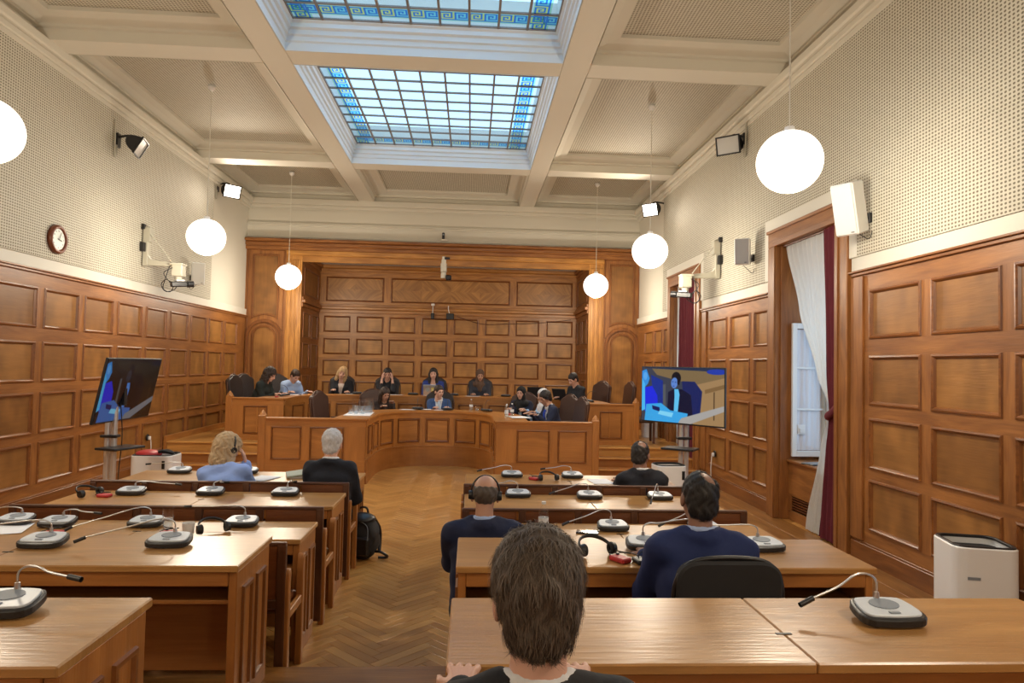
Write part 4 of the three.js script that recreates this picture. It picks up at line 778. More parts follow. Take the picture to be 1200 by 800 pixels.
screenStand(2.59, 1.53, -8.3, -0.92, 0, 2.67, -8.42, false, 'bright blue flat screen on a grey stand near the window wall', -0.6);

// ------------------------------------------------------------------ white boxes, bins
function whiteBin(x, y, z, turn, [w, h, d], label, open, stuffed) {
  const t = thing('white_bin', label, 'bin', [x, y, z], turn);
  const sh = (k) => { const s = new THREE.Shape(), a = w / 2 - k, b = d / 2 - k, r = Math.min(0.09, a * 0.5); s.moveTo(-a + r, -b); s.lineTo(a - r, -b); s.quadraticCurveTo(a, -b, a, -b + r); s.lineTo(a, b - r); s.quadraticCurveTo(a, b, a - r, b); s.lineTo(-a + r, b); s.quadraticCurveTo(-a, b, -a, b - r); s.lineTo(-a, -b + r); s.quadraticCurveTo(-a, -b, -a + r, -b); return s; };
  obj('body', extrude(sh(0), h, 0.008, [sh(0.02)]).rotateX(-Math.PI / 2), M.whiteGloss, t);
  obj('bottom', extrude(sh(0.015), 0.03, 0).rotateX(-Math.PI / 2), M.white, t);
  obj('liner', extrude(sh(0.018), 0.02, 0.004).rotateX(-Math.PI / 2).translate(0, h - 0.07, 0), M.blackMatte, t);
  obj('rim', extrude(sh(0.008), 0.014, 0.003, [sh(0.03)]).rotateX(-Math.PI / 2).translate(0, h, 0), open ? M.black : M.blackMatte, t);
  obj('badge', bx(open ? 0.08 : 0.035, open ? 0.02 : 0.1, 0.004, open ? [-w * 0.22, h - 0.2, d / 2 + 0.002] : [w * 0.34, h - 0.1, d / 2 + 0.002], 'x', 0), open ? M.greyDark : M.black, t);
  if (stuffed) { obj('cloth', new THREE.SphereGeometry(0.16, 20, 12).scale(1, 0.35, 0.8).translate(-0.1, h + 0.01, 0), M.red, t); obj('cable_heap', [tube([[0, h + 0.02, 0], [0.1, h + 0.05, 0.05], [0.2, h + 0.02, 0], [0.1, h + 0.04, -0.08], [-0.05, h + 0.03, 0.05]], 0.02, 40, 6)], M.blackMatte, t); }
}
whiteBin(-3.97, 0.16, -9.0, 0, [0.5, 0.47, 0.4], 'white storage bin with cables and a red cloth beside the tilted screen', false, true);
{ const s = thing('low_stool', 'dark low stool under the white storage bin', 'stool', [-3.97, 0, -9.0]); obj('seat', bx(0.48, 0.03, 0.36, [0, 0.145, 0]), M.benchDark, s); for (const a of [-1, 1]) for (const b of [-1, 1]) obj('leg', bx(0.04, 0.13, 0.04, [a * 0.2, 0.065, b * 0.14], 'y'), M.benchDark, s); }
whiteBin(2.36, 0, -8.0, 0.1, [0.36, 0.72, 0.3], 'white bin with black rim between the seated man and the bright screen stand', false, false);
whiteBin(3.62, 0, -4.72, -0.25, [0.42, 0.66, 0.42], 'white bin with black open top against the window wall panelling', true, false);
whiteBin(3.72, H2, -14.0, 0, [0.3, 0.5, 0.3], 'white box on the dais passage behind the brown chairs', false, false);

// ------------------------------------------------------------------ wall sockets
for (const [x, y, z, s, lab] of [[XL + 0.035, 0.58, -11.4, 1, 'clock'], [XR - 0.035, 0.52, -10.74, -1, 'window']]) {
  const t = thing('wall_socket', `dark wall socket with a white plug on the ${lab} wall panelling`, 'socket', [x, y, z], s * Math.PI / 2);
  obj('plate', lathe([[0, 0.012], [0.05, 0.012], [0.055, 0], [0, 0]]).rotateX(Math.PI / 2), M.black, t); obj('plug', bx(0.035, 0.06, 0.04, [0.005, -0.01, 0.03], 'y', 0.008), M.white, t);
  obj('lead', tube([[0.005, -0.04, 0.05], [0.0, -0.2, 0.06], [-0.03, -0.4, 0.05], [0.0, -y + 0.01, 0.08]], 0.007, 20, 6), M.white, t);
}
// ------------------------------------------------------------------ backpack in the aisle
{
  const t = thing('backpack', 'black backpack standing on the parquet at the aisle end of the front bench', 'backpack', [-1.0, 0, -6.62], -0.25);
  const g = new THREE.SphereGeometry(1, 40, 32), p = g.attributes.position;
  for (let i = 0; i < p.count; i++) { let x = p.getX(i), y = p.getY(i), z = p.getZ(i); const sq = (a) => Math.sign(a) * Math.abs(a) ** 0.55, k = 1 - 0.28 * Math.max(0, y) ** 1.5; p.setXYZ(i, sq(x) * 0.165 * k + 0.006 * Math.sin(y * 9 + z * 5), 0.215 + y * 0.215, sq(z) * 0.11 * k + 0.006 * Math.sin(x * 8 + y * 7)); }
  g.computeVertexNormals(); obj('body', g, M.blackMatte, t);
  obj('pocket', bx(0.22, 0.18, 0.06, [0.01, 0.14, 0.1], 'x', 0.025), M.black, t);
  obj('flap', new THREE.SphereGeometry(0.13, 24, 12, 0, 6.3, 0, 1.6).scale(1.05, 0.5, 0.85).translate(0, 0.37, 0.01), M.black, t);
  obj('top_handle', tube([[-0.05, 0.42, -0.03], [-0.03, 0.47, -0.03], [0.03, 0.47, -0.03], [0.05, 0.42, -0.03]], 0.01, 14, 6), M.black, t);
  for (const s of [-1, 1]) obj('strap', tube([[s * 0.08, 0.38, -0.08], [s * 0.12, 0.25, -0.15], [s * 0.13, 0.12, -0.14], [s * 0.14, 0.05, -0.1]], 0.018, 20, 6), M.black, t);
  obj('loose_strap', tube([[0.15, 0.08, 0.02], [0.22, 0.09, 0.06], [0.27, 0.05, 0.03], [0.24, 0.02, -0.02], [0.17, 0.02, 0.0]], 0.013, 24, 6), M.black, t);
  obj('zip', tube([[-0.11, 0.2, 0.12], [-0.09, 0.33, 0.1], [0, 0.37, 0.1], [0.09, 0.33, 0.1], [0.11, 0.2, 0.12]], 0.004, 24, 5), M.greyDark, t);
}
// ------------------------------------------------------------------ small things on the desks
const sheet = (x, y, z, w, d, turn, label, n = 1) => { const t = thing('paper_sheet', label, 'paper', [x, y, z], turn); for (let k = 0; k < n; k++) { const g = new THREE.PlaneGeometry(w, d, 8, 8).rotateX(-Math.PI / 2), p = g.attributes.position; for (let i = 0; i < p.count; i++) p.setY(i, 0.002 + k * 0.003 + 0.004 * (p.getX(i) / w) ** 2 + 0.003 * Math.max(0, p.getZ(i) / d)); g.computeVertexNormals(); const m = obj('sheet', g, M.paper, t); m.rotation.y = k * 0.12; } return t; };
function headphones(x, y, z, turn, label, flat = true, R = 0.085) {
  const t = thing('headphones', label, 'headphones', [x, y, z], turn), P = []; for (let k = 0; k <= 16; k++) { const a = Math.PI * k / 16; P.push([-R * Math.cos(a), R * 1.15 * Math.sin(a), 0]); }
  const g = new THREE.Group(); g.name = 'frame'; if (flat) { g.rotation.x = -Math.PI / 2 + 0.35; g.position.y = 0.04; } t.add(g);
  obj('headband', tube(P, 0.006, 40, 6).scale(1, 1, 1.8), M.black, g);
  for (const s of [-1, 1]) { obj('ear_cup', [cyl(0.031, 0.026, 0.02, [0, 0, 0], 20).rotateZ(-s * Math.PI / 2).translate(s * (R - 0.005), -0.02, 0)], M.black, g); obj('ear_pad', new THREE.TorusGeometry(0.022, 0.009, 8, 20).rotateY(Math.PI / 2).translate(s * (R - 0.012), -0.02, 0), M.rubber, g); }
  return t;
}
function receiver(x, y, z, turn, label) { const t = thing('pocket_receiver', label, 'receiver', [x, y, z], turn); obj('case', bx(0.065, 0.024, 0.1, [0, 0.012, 0], 'x', 0.006), M.red, t); obj('knob', cyl(0.009, 0.009, 0.01, [0.018, 0.022, -0.035], 10), M.black, t); obj('lead', tube([[0.0, 0.012, -0.05], [0.03, 0.01, -0.1], [0.09, 0.012, -0.08], [0.1, 0.02, -0.02], [0.05, 0.03, -0.06], [0.08, 0.03, -0.13]], 0.003, 40, 5), M.black, t); }
function bottle(x, y, z, label) { const t = thing('water_bottle', label, 'bottle', [x, y, z]); obj('bottle_body', lathe([[0, 0], [0.03, 0], [0.033, 0.01], [0.032, 0.05], [0.03, 0.055], [0.032, 0.06], [0.033, 0.12], [0.03, 0.15], [0.013, 0.185], [0.012, 0.2]], 20), M.glass, t); obj('water', lathe([[0, 0.004], [0.028, 0.004], [0.03, 0.05], [0.03, 0.11], [0, 0.11]], 16), new THREE.MeshPhysicalMaterial({ color: 0xf4fbff, roughness: 0.05, transmission: 0.9, thickness: 0, ior: 1.33 }), t); obj('cap', cyl(0.0145, 0.0145, 0.016, [0, 0.196, 0], 14), M.white, t); obj('wrapper', lathe([[0.0335, 0.065], [0.0337, 0.11]], 20), plain(0.75, 0.78, 0.82, 0.4), t); }
function tumbler(x, y, z, label, h = 0.11) { const t = thing('drinking_glass', label, 'glass', [x, y, z]); obj('wall', lathe([[0, 0.004], [0.028, 0.004], [0.034, h], [0.036, h], [0.03, 0], [0, 0]], 24), M.glass, t); obj('water', cyl(0.027, 0.03, h * 0.45, [0, 0.005, 0], 20), new THREE.MeshPhysicalMaterial({ color: 0xf0f8ff, roughness: 0.05, transmission: 0.9, thickness: 0 }), t); }
function phone(x, y, z, turn, label) { const t = thing('mobile_phone', label, 'phone', [x, y, z], turn); obj('case', bx(0.072, 0.009, 0.15, [0, 0.005, 0], 'x', 0.003), M.black, t); obj('glass_face', bx(0.066, 0.001, 0.142, [0, 0.01, 0], 'x', 0), plain(0.03, 0.03, 0.04, 0.1), t); }
const d3 = 0.751;
receiver(0.64, d3, -6.66, 0.8, 'red pocket receiver beside the headphones on the front window-side desk'); headphones(0.77, d3, -6.62, 0.2, 'black headphones with silvery cups on the front window-side desk');
sheet(1.28, d3, -6.6, 0.21, 0.29, 0.1, 'white sheet lying before the balding man in the dark suit');
sheet(-1.92, d3, -6.56, 0.21, 0.28, -0.4, 'white sheets beside the woman in light blue', 2);
{ const t = thing('document_folder', 'grey-green folder heap beside the white-haired man', 'folder', [-1.62, d3, -6.72], 0.3); obj('cover', bx(0.24, 0.02, 0.3, [0, 0.03, 0], 'x', 0.004).rotateZ(0.12), plain(0.32, 0.36, 0.30, 0.7), t); obj('pages', bx(0.22, 0.02, 0.28, [0.01, 0.01, 0]), M.paper, t); obj('pouch', bx(0.16, 0.05, 0.1, [0.1, 0.025, 0.14], 'x', 0.02), M.blackMatte, t); }
receiver(-2.87, d3, -5.62, 1.4, 'red pocket receiver with black lead on the second clock-side desk'); headphones(-3.0, d3, -5.64, 1.2, 'black headphones beside the red receiver, second clock-side desk');
tumbler(-1.95, d3, -4.62, 'drinking glass next to the microphone, third clock-side desk', 0.13);
{ const t = thing('coffee_cup', 'white paper cup between the glass and the spectacles', 'cup', [-1.74, d3, -4.42]); obj('wall', lathe([[0, 0.003], [0.026, 0.003], [0.036, 0.08], [0.039, 0.08], [0.029, 0], [0, 0]], 24), M.white, t); obj('drink', cyl(0.033, 0.033, 0.002, [0, 0.065, 0], 20), plain(0.08, 0.04, 0.02, 0.2), t); }
headphones(-1.62, d3, -4.5, 0.6, 'black headphones behind the white paper cup'); receiver(-1.86, d3, -4.43, 1.2, 'red pocket receiver before the drinking glass'); receiver(-2.55, d3, -4.42, 1.5, 'red pocket receiver near the wall end of the third clock-side desk');
sheet(-2.9, d3, -4.55, 0.21, 0.29, 0.3, 'white sheet at the wall end of the third clock-side desk');
bottle(0.5, d3, -4.52, 'clear water bottle standing in front of the bald man'); phone(0.8, d3, -4.55, 1.3, 'black mobile phone on the third window-side desk');
headphones(0.66, 0.896, -3.5, 0.3, 'black headphones on the fourth window-side desk by the nearest head'); receiver(0.76, 0.896, -3.38, 0.6, 'red pocket receiver on the fourth window-side desk');
{ const t = thing('spectacles', 'folded dark spectacles at the elbow of the navy suit', 'spectacles', [0.9, 0.896, -3.38], 0.4); for (const s of [-1, 1]) { obj('rim', new THREE.TorusGeometry(0.024, 0.0025, 6, 24).scale(1.15, 0.9, 1).translate(s * 0.032, 0.03, 0), M.black, t); obj('temple', tube([[s * 0.06, 0.035, 0], [s * 0.058, 0.03, -0.08], [s * 0.05, 0.012, -0.13]], 0.0025, 10, 5), M.black, t); } obj('bridge', tube([[-0.008, 0.032, 0], [0, 0.036, 0.002], [0.008, 0.032, 0]], 0.002, 6, 5), M.black, t); }
{ const t = thing('wallet', 'black wallet lying beside the folded spectacles', 'wallet', [0.88, 0.896, -3.36], 0.2); obj('cover', bx(0.11, 0.022, 0.085, [0, 0.011, 0], 'x', 0.005), M.black, t); obj('clasp', bx(0.02, 0.004, 0.03, [0.03, 0.024, 0]), M.steel, t); }
// dais benches
const dl = 1.001, du = 1.201;
{ const t = thing('paper_cover', 'white paper cover spread under the water jugs', 'paper', [-1.84, dl, -11.55], 0.05); obj('sheet', bx(0.42, 0.006, 0.8, [0, 0.003, 0], 'x', 0), M.paper, t); }
for (const [i, [x, z]] of [[-1.93, -11.75], [-1.8, -11.7], [-1.72, -11.82]].entries()) { const t = thing('water_jug', ['clear water jug, outermost on the white paper cover', 'clear water jug in the middle of the paper cover', 'clear round water jug at the paper edge by the curve'][i], 'jug', [x, dl + 0.007, z], i); t.scale.setScalar(1.25); obj('jug_wall', lathe(i < 2 ? [[0, 0.005], [0.05, 0.005], [0.052, 0.12], [0.05, 0.19], [0.053, 0.19], [0.056, 0.12], [0.054, 0], [0, 0]] : [[0, 0.005], [0.04, 0.005], [0.06, 0.06], [0.065, 0.1], [0.045, 0.16], [0.05, 0.2], [0.054, 0.2], [0.05, 0.16], [0.07, 0.1], [0.065, 0.06], [0.045, 0], [0, 0]], 24), M.glass, t); obj('water', cyl(0.045, 0.048, 0.09, [0, 0.007, 0], 20), new THREE.MeshPhysicalMaterial({ color: 0xeaf6ff, roughness: 0.05, transmission: 0.9, thickness: 0 }), t); obj('handle', tube([[0.052, 0.16, 0], [0.1, 0.15, 0], [0.1, 0.08, 0], [0.056, 0.05, 0]], 0.007, 16, 6), M.glass, t); }
for (const [i, [x, z]] of [[-1.98, -11.5], [-1.88, -11.45], [-1.78, -11.48]].entries()) tumbler(x, dl + 0.007, z, ['drinking glass before the outermost jug', 'drinking glass in the middle of the paper cover', 'drinking glass at the screen edge of the paper cover'][i], 0.12);
sheet(-1.15, dl, -12.85, 0.3, 0.21, -0.3, 'white sheet before the woman in the brown shawl'); sheet(-0.86, dl, -12.95, 0.26, 0.2, 0, 'white sheets at the sleeve of the blue suit', 2); sheet(-0.55, dl, -12.85, 0.24, 0.18, 0.1, 'white sheet under the hands of the man in blue');
bottle(0.02, dl, -12.98, 'clear water bottle between the blue suit and the black headscarf'); tumbler(0.13, dl, -12.85, 'drinking glass beside the lone bottle on the lower bench');
bottle(0.60, dl, -11.25, 'clear water bottle at the corner of the lower bench'); bottle(0.72, dl, -11.75, 'clear water bottle beside the stack of paper'); bottle(0.62, dl, -11.55, 'clear water bottle behind the corner bottle');
sheet(0.82, dl, -11.35, 0.3, 0.4, 0.1, 'white papers under the hands of the man in the headset', 3); receiver(0.68, dl, -12.0, 0.4, 'red pocket receiver on the papers of the lower bench');
function conf(x, y, z, turn, label) { const t = thing('conference_unit', label, 'microphone', [x, y, z], turn, 'dark conference units on the dais'); obj('base', micGeo.body, M.black, t); obj('face_plate', micGeo.plate, M.greyDark, t); obj('gooseneck', tube([[0, 0.05, -0.05], [0, 0.12, -0.05], [0, 0.2, 0.02], [0, 0.21, 0.12]], 0.0045, 20, 6), M.black, t); }
conf(-0.98, dl, -12.9, Math.PI, 'dark conference unit between the brown shawl and the blue suit'); conf(-0.42, dl, -12.85, Math.PI, 'dark conference unit at the hands of the man in blue'); conf(0.3, dl, -12.65, 2.6, 'dark conference unit at the curve before the black headscarf');
conf(-2.35, du, -14.4, Math.PI, 'dark conference unit beside the blonde woman'); conf(-1.2, du, -14.45, Math.PI, 'dark conference unit beside the stickered laptop'); conf(-0.35, du, -14.45, Math.PI, 'dark conference unit between the laptop and the brown headscarf'); conf(0.75, du, -14.42, Math.PI, 'dark conference unit past the brown headscarf'); conf(-3.45, du, -13.0, -1.6, 'dark conference unit before the curly-haired woman'); conf(2.25, du, -12.85, 1.6, 'dark conference unit before the man in black');
sheet(-3.42, du, -13.55, 0.3, 0.22, 0.7, 'white papers before the pale blue shirt', 2); sheet(-2.45, du, -14.42, 0.26, 0.2, 0.1, 'white sheet before the blonde woman'); sheet(-1.55, du, -14.4, 0.28, 0.2, -0.1, 'white sheet before the woman holding her cheeks'); sheet(0.05, du, -14.4, 0.3, 0.2, 0, 'white sheet before the brown headscarf');
receiver(-3.5, du, -12.62, 0.3, 'red pocket receiver at the end of the upper bench');
function laptop(x, y, z, turn, mat, open, label, sticker) {
  const t = thing('laptop', label, 'laptop', [x, y, z], turn);
  obj('keyboard_deck', bx(0.33, 0.016, 0.23, [0, 0.008, 0.1], 'x', 0.004), mat, t);
  const l = obj('lid', bx(0.33, 0.22, 0.01, [0, 0.11, 0], 'x', 0.004), mat, t); l.position.set(0, 0.014, -0.015); l.rotation.x = -open;
  obj('display', bx(0.3, 0.19, 0.002, [0, 0.112, 0.006], 'x', 0), plain(0.03, 0.04, 0.06, 0.2), l);
  if (sticker) { obj('sticker', bx(0.11, 0.1, 0.002, [-0.06, 0.11, -0.006], 'x', 0), plain(0.85, 0.72, 0.16, 0.5), l); obj('sticker_mark', [bx(0.03, 0.03, 0.001, [-0.08, 0.115, -0.0075], 'x', 0), bx(0.02, 0.03, 0.001, [-0.04, 0.115, -0.0075], 'x', 0)], M.paper, l); obj('sticker', cyl(0.035, 0.035, 0.001, [0, 0, 0], 20).rotateX(Math.PI / 2).translate(0.07, 0.11, -0.006), plain(0.35, 0.42, 0.45, 0.5), l); }
}
laptop(-0.82, du, -14.36, Math.PI, M.alu, 0.25, 'silver laptop with a yellow sticker on its lid', true);
laptop(1.35, du, -14.15, Math.PI - 0.25, M.black, 0.2, 'black laptop standing alone on the upper bench', false);
laptop(1.80, du, -13.55, 2.35, M.black, 0.35, 'black laptop in front of the man in black', false);
{ const t = thing('dark_bag', 'dark bag strap hanging over the upper bench edge', 'bag', [-3.28, 0.86, -13.5], 0.9); obj('pouch', bx(0.12, 0.2, 0.07, [0, 0.2, 0.02], 'y', 0.02), M.blackMatte, t); obj('strap', tube([[0, 0.3, 0], [0.03, 0.35, -0.05], [0, 0.33, -0.1]], 0.012, 10, 6), M.blackMatte, t); obj('tail', tube([[0.02, 0.12, 0.02], [0.01, 0.0, 0.02], [0.03, -0.15, 0.02]], 0.008, 10, 5), M.blackMatte, t); }
// ------------------------------------------------------------------ people: distance fields meshed into continuous skins
const capD = (p, x, y, z) => { const dx = p.b[0] - p.a[0], dy = p.b[1] - p.a[1], dz = p.b[2] - p.a[2], l = dx * dx + dy * dy + dz * dz || 1e-9; let t = ((x - p.a[0]) * dx + (y - p.a[1]) * dy + (z - p.a[2]) * dz) / l; t = t < 0 ? 0 : t > 1 ? 1 : t; return Math.hypot(x - p.a[0] - t * dx, y - p.a[1] - t * dy, z - p.a[2] - t * dz) - (p.ra + (p.rb - p.ra) * t); };
const ellD = (p, x, y, z) => { const a = (x - p.c[0]) / p.r[0], b = (y - p.c[1]) / p.r[1], c = (z - p.c[2]) / p.r[2], k = Math.hypot(a, b, c); if (k < 1e-6) return -Math.min(...p.r); const g = Math.hypot(a / p.r[0], b / p.r[1], c / p.r[2]); return k * (k - 1) / g; };
const C = (a, b, ra, rb = ra, sub) => ({ a, b, ra, rb, sub, d: capD }), EL = (c, r, sub) => ({ c, r, sub, d: ellD });
const bounds = (p) => (p.c ? [p.c.map((v, i) => v - p.r[i]), p.c.map((v, i) => v + p.r[i])] : [p.a.map((v, i) => Math.min(v - p.ra, p.b[i] - p.rb)), p.a.map((v, i) => Math.max(v + p.ra, p.b[i] + p.rb))]);
function skin(prims, h, k = 0.025, mod) {
  const lo = [9, 9, 9], hi = [-9, -9, -9];
  for (const p of prims) if (!p.sub) { const [a, b] = bounds(p); for (let i = 0; i < 3; i++) { lo[i] = Math.min(lo[i], a[i]); hi[i] = Math.max(hi[i], b[i]); } }
  const n = [0, 1, 2].map((i) => { lo[i] -= 3 * h + k * 0.3; return Math.ceil((hi[i] + 3 * h + k * 0.3 - lo[i]) / h) + 1; }), [nx, ny, nz] = n, F = new Float32Array(nx * ny * nz).fill(0.5);
  for (const p of prims) {
    const [a, b] = bounds(p), m = k + 2 * h, s = [0, 1, 2].map((i) => Math.max(0, Math.floor((a[i] - m - lo[i]) / h))), e = [0, 1, 2].map((i) => Math.min(n[i] - 1, Math.ceil((b[i] + m - lo[i]) / h)));
    for (let z = s[2]; z <= e[2]; z++) for (let y = s[1]; y <= e[1]; y++) for (let x = s[0]; x <= e[0]; x++) {
      const i = (z * ny + y) * nx + x, d = p.d(p, lo[0] + x * h, lo[1] + y * h, lo[2] + z * h), f = F[i];
      if (p.sub) { const q = Math.max(0, 0.012 - Math.abs(f + d)) / 0.012; F[i] = Math.max(f, -d) + q * q * 0.003; } else { const q = Math.max(0, k - Math.abs(f - d)) / k; F[i] = Math.min(f, d) - q * q * k * 0.25; }
    }
  }
  if (mod) for (let z = 0; z < nz; z++) for (let y = 0; y < ny; y++) for (let x = 0; x < nx; x++) { const i = (z * ny + y) * nx + x; if (F[i] < 0.06) F[i] = mod(lo[0] + x * h, lo[1] + y * h, lo[2] + z * h, F[i]); }
  const id = new Int32Array(nx * ny * nz).fill(-1), P = [], I = [], off = [0, 1, nx, nx + 1, nx * ny, nx * ny + 1, nx * ny + nx, nx * ny + nx + 1];
  const E2 = [[0, 1], [2, 3], [4, 5], [6, 7], [0, 2], [1, 3], [4, 6], [5, 7], [0, 4], [1, 5], [2, 6], [3, 7]];
  for (let z = 0; z < nz - 1; z++) for (let y = 0; y < ny - 1; y++) for (let x = 0; x < nx - 1; x++) {
    const i = (z * ny + y) * nx + x; let mask = 0; for (let c = 0; c < 8; c++) if (F[i + off[c]] < 0) mask |= 1 << c;
    if (mask === 0 || mask === 255) continue;
    let sx = 0, sy = 0, sz = 0, m = 0;
    for (const [p, q] of E2) if (((mask >> p) ^ (mask >> q)) & 1) { const a = F[i + off[p]], b = F[i + off[q]], t = a / (a - b); sx += (p & 1) + t * ((q & 1) - (p & 1)); sy += ((p >> 1) & 1) + t * (((q >> 1) & 1) - ((p >> 1) & 1)); sz += (p >> 2) + t * ((q >> 2) - (p >> 2)); m++; }
    id[i] = P.length / 3; P.push(lo[0] + (x + sx / m) * h, lo[1] + (y + sy / m) * h, lo[2] + (z + sz / m) * h);
  }
  const quad = (a, b, c, d, flip) => { if (a < 0 || b < 0 || c < 0 || d < 0) return; if (flip) I.push(a, c, b, a, d, c); else I.push(a, b, c, a, c, d); };
  for (let z = 1; z < nz - 1; z++) for (let y = 1; y < ny - 1; y++) for (let x = 1; x < nx - 1; x++) {
    const i = (z * ny + y) * nx + x, s = F[i] < 0;
    if (s !== F[i + 1] < 0) quad(id[i - nx - nx * ny], id[i - nx * ny], id[i], id[i - nx], !s);
    if (s !== F[i + nx] < 0) quad(id[i - 1 - nx * ny], id[i - 1], id[i], id[i - nx * ny], !s);
    if (s !== F[i + nx * ny] < 0) quad(id[i - 1 - nx], id[i - nx], id[i], id[i - 1], !s);
  }
  const g = new THREE.BufferGeometry(); g.setAttribute('position', new THREE.Float32BufferAttribute(P, 3)); g.setIndex(I); g.computeVertexNormals();
  g.setAttribute('uv', new THREE.Float32BufferAttribute(new Float32Array(P.length / 3 * 2), 2)); return g;
}
// head in its own frame: y up, z forwards, centre of the head at the origin
const headPrims = (f) => [EL([0, 0.028, -0.012], [0.074, 0.092, 0.096]), EL([0, -0.04, 0.03], [0.058, 0.076, 0.058]), C([-0.035, 0.024, 0.066], [0.035, 0.024, 0.066], 0.02), EL([0, -0.098, 0.058], [0.026, 0.02, 0.022]),
  C([0, 0.012, 0.09], [0, -0.03, 0.106], 0.008, 0.0125), C([-0.012, -0.034, 0.095], [0.012, -0.034, 0.095], 0.009), C([-0.02, -0.062, 0.08], [0.02, -0.062, 0.08], 0.0085), C([-0.045, -0.01, 0.055], [-0.035, -0.04, 0.055], 0.022, 0.018), C([0.045, -0.01, 0.055], [0.035, -0.04, 0.055], 0.022, 0.018),
  EL([-0.078, -0.012, -0.008], [0.01, 0.031, 0.019]), EL([0.078, -0.012, -0.008], [0.01, 0.031, 0.019]), C([0, -0.05, -0.03], [0, -0.17, -0.035], 0.052, 0.056), EL([-0.032, 0.004, 0.094], [0.016, 0.01, 0.012], true), EL([0.032, 0.004, 0.094], [0.016, 0.01, 0.012], true)];
const HAIR = {
  short: (v = 0) => [EL([0, 0.04, -0.018], [0.083 + v, 0.096 + v, 0.103 + v]), EL([0, -0.03, -0.06], [0.07, 0.07, 0.055]), EL([0, -0.05, 0.1], [0.085, 0.105, 0.085], true), EL([0, -0.15, -0.02], [0.12, 0.08, 0.1], true), EL([-0.09, -0.02, 0.0], [0.03, 0.04, 0.026], true), EL([0.09, -0.02, 0.0], [0.03, 0.04, 0.026], true)],
  thin: () => [EL([0, 0.034, -0.02], [0.081, 0.094, 0.102]), EL([0, -0.03, -0.06], [0.07, 0.065, 0.055]), EL([0, -0.04, 0.1], [0.09, 0.13, 0.085], true), EL([-0.03, 0.125, -0.06], [0.045, 0.065, 0.055], true), EL([0, -0.15, -0.02], [0.12, 0.08, 0.1], true), EL([-0.09, -0.02, 0.0], [0.03, 0.04, 0.026], true), EL([0.09, -0.02, 0.0], [0.03, 0.04, 0.026], true)],
  ringed: () => [EL([0, 0.02, -0.02], [0.078, 0.085, 0.1]), EL([0, 0.0, 0.09], [0.1, 0.16, 0.1], true), EL([0, 0.115, -0.02], [0.1, 0.075, 0.12], true), EL([0, -0.15, -0.02], [0.12, 0.09, 0.1], true), EL([-0.09, -0.02, 0.0], [0.03, 0.04, 0.026], true), EL([0.09, -0.02, 0.0], [0.03, 0.04, 0.026], true)],
  long: (len = 0.24, v = 0) => [EL([0, 0.04, -0.02], [0.088 + v, 0.1 + v, 0.106 + v]), C([-0.072, 0.0, -0.01], [-0.085, -len, 0.0], 0.035 + v, 0.03 + v), C([0.072, 0.0, -0.01], [0.085, -len, 0.0], 0.035 + v, 0.03 + v), C([0, 0, -0.065], [0, -len, -0.075], 0.06 + v, 0.05 + v), C([-0.05, 0, -0.05], [-0.055, -len, -0.05], 0.045, 0.045), C([0.05, 0, -0.05], [0.055, -len, -0.05], 0.045, 0.045), EL([0, -0.055, 0.1], [0.06, 0.115, 0.09], true)],
  scarf: () => [EL([0, 0.035, -0.015], [0.092, 0.105, 0.11]), EL([0, -0.06, 0.0], [0.085, 0.1, 0.085]), C([0, -0.12, -0.01], [0, -0.2, -0.01], 0.085, 0.12), C([-0.1, -0.21, 0.0], [0.1, -0.21, 0.0], 0.07), C([0, -0.2, 0.06], [0, -0.3, 0.09], 0.07, 0.06), EL([0, -0.03, 0.12], [0.06, 0.1, 0.09], true)],
};
function handPrims(w, dir, up, side, curl) { // wrist, direction of the hand, back of the hand, +1 thumb towards cross(dir, up)
  const D = V(...dir).normalize(), U = V(...up).addScaledVector(D, -V(...up).dot(D)).normalize(), S = new THREE.Vector3().crossVectors(D, U).multiplyScalar(side), o = V(...w), at = (d, s, u) => o.clone().addScaledVector(D, d).addScaledVector(S, s).addScaledVector(U, u).toArray(), P = [];
  for (const s of [-0.024, -0.008, 0.008, 0.024]) P.push(C(at(-0.01, s * 0.6, 0), at(0.082, s * 1.15, 0), 0.014, 0.0115));
  [[-0.033, 0.058], [-0.011, 0.074], [0.011, 0.08], [0.033, 0.07]].forEach(([s, l]) => { const c1 = curl * 0.5, c2 = curl * 1.1, a = at(0.082, s, 0), b = at(0.082 + l * 0.5 * Math.cos(c1), s * 1.08, -l * 0.5 * Math.sin(c1)), e = at(0.082 + l * 0.5 * (Math.cos(c1) + Math.cos(c2)), s * 1.1, -l * 0.5 * (Math.sin(c1) + Math.sin(c2))); P.push(C(a, b, 0.0095, 0.0085), C(b, e, 0.0085, 0.007)); });
  P.push(C(at(0.02, 0.02, -0.004), at(0.05, 0.052, -0.012), 0.014, 0.011), C(at(0.05, 0.052, -0.012), at(0.082, 0.06, -0.02), 0.0105, 0.008)); return P;
}
const clothTex = dataTex(128, 128, (u, v) => { const c = 0.86 + 0.14 * vnoise(u * 60, v * 60, 60, 60, 31); return [c, c, c]; }, true, 1);
const fabric = (r, g, b, rough = 0.85) => new THREE.MeshPhysicalMaterial({ color: new THREE.Color().setRGB(r, g, b), roughness: rough, sheen: 0.25, sheenColor: new THREE.Color().setRGB(Math.min(1, r * 2 + 0.03), Math.min(1, g * 2 + 0.03), Math.min(1, b * 2 + 0.03)), sheenRoughness: 0.6 });
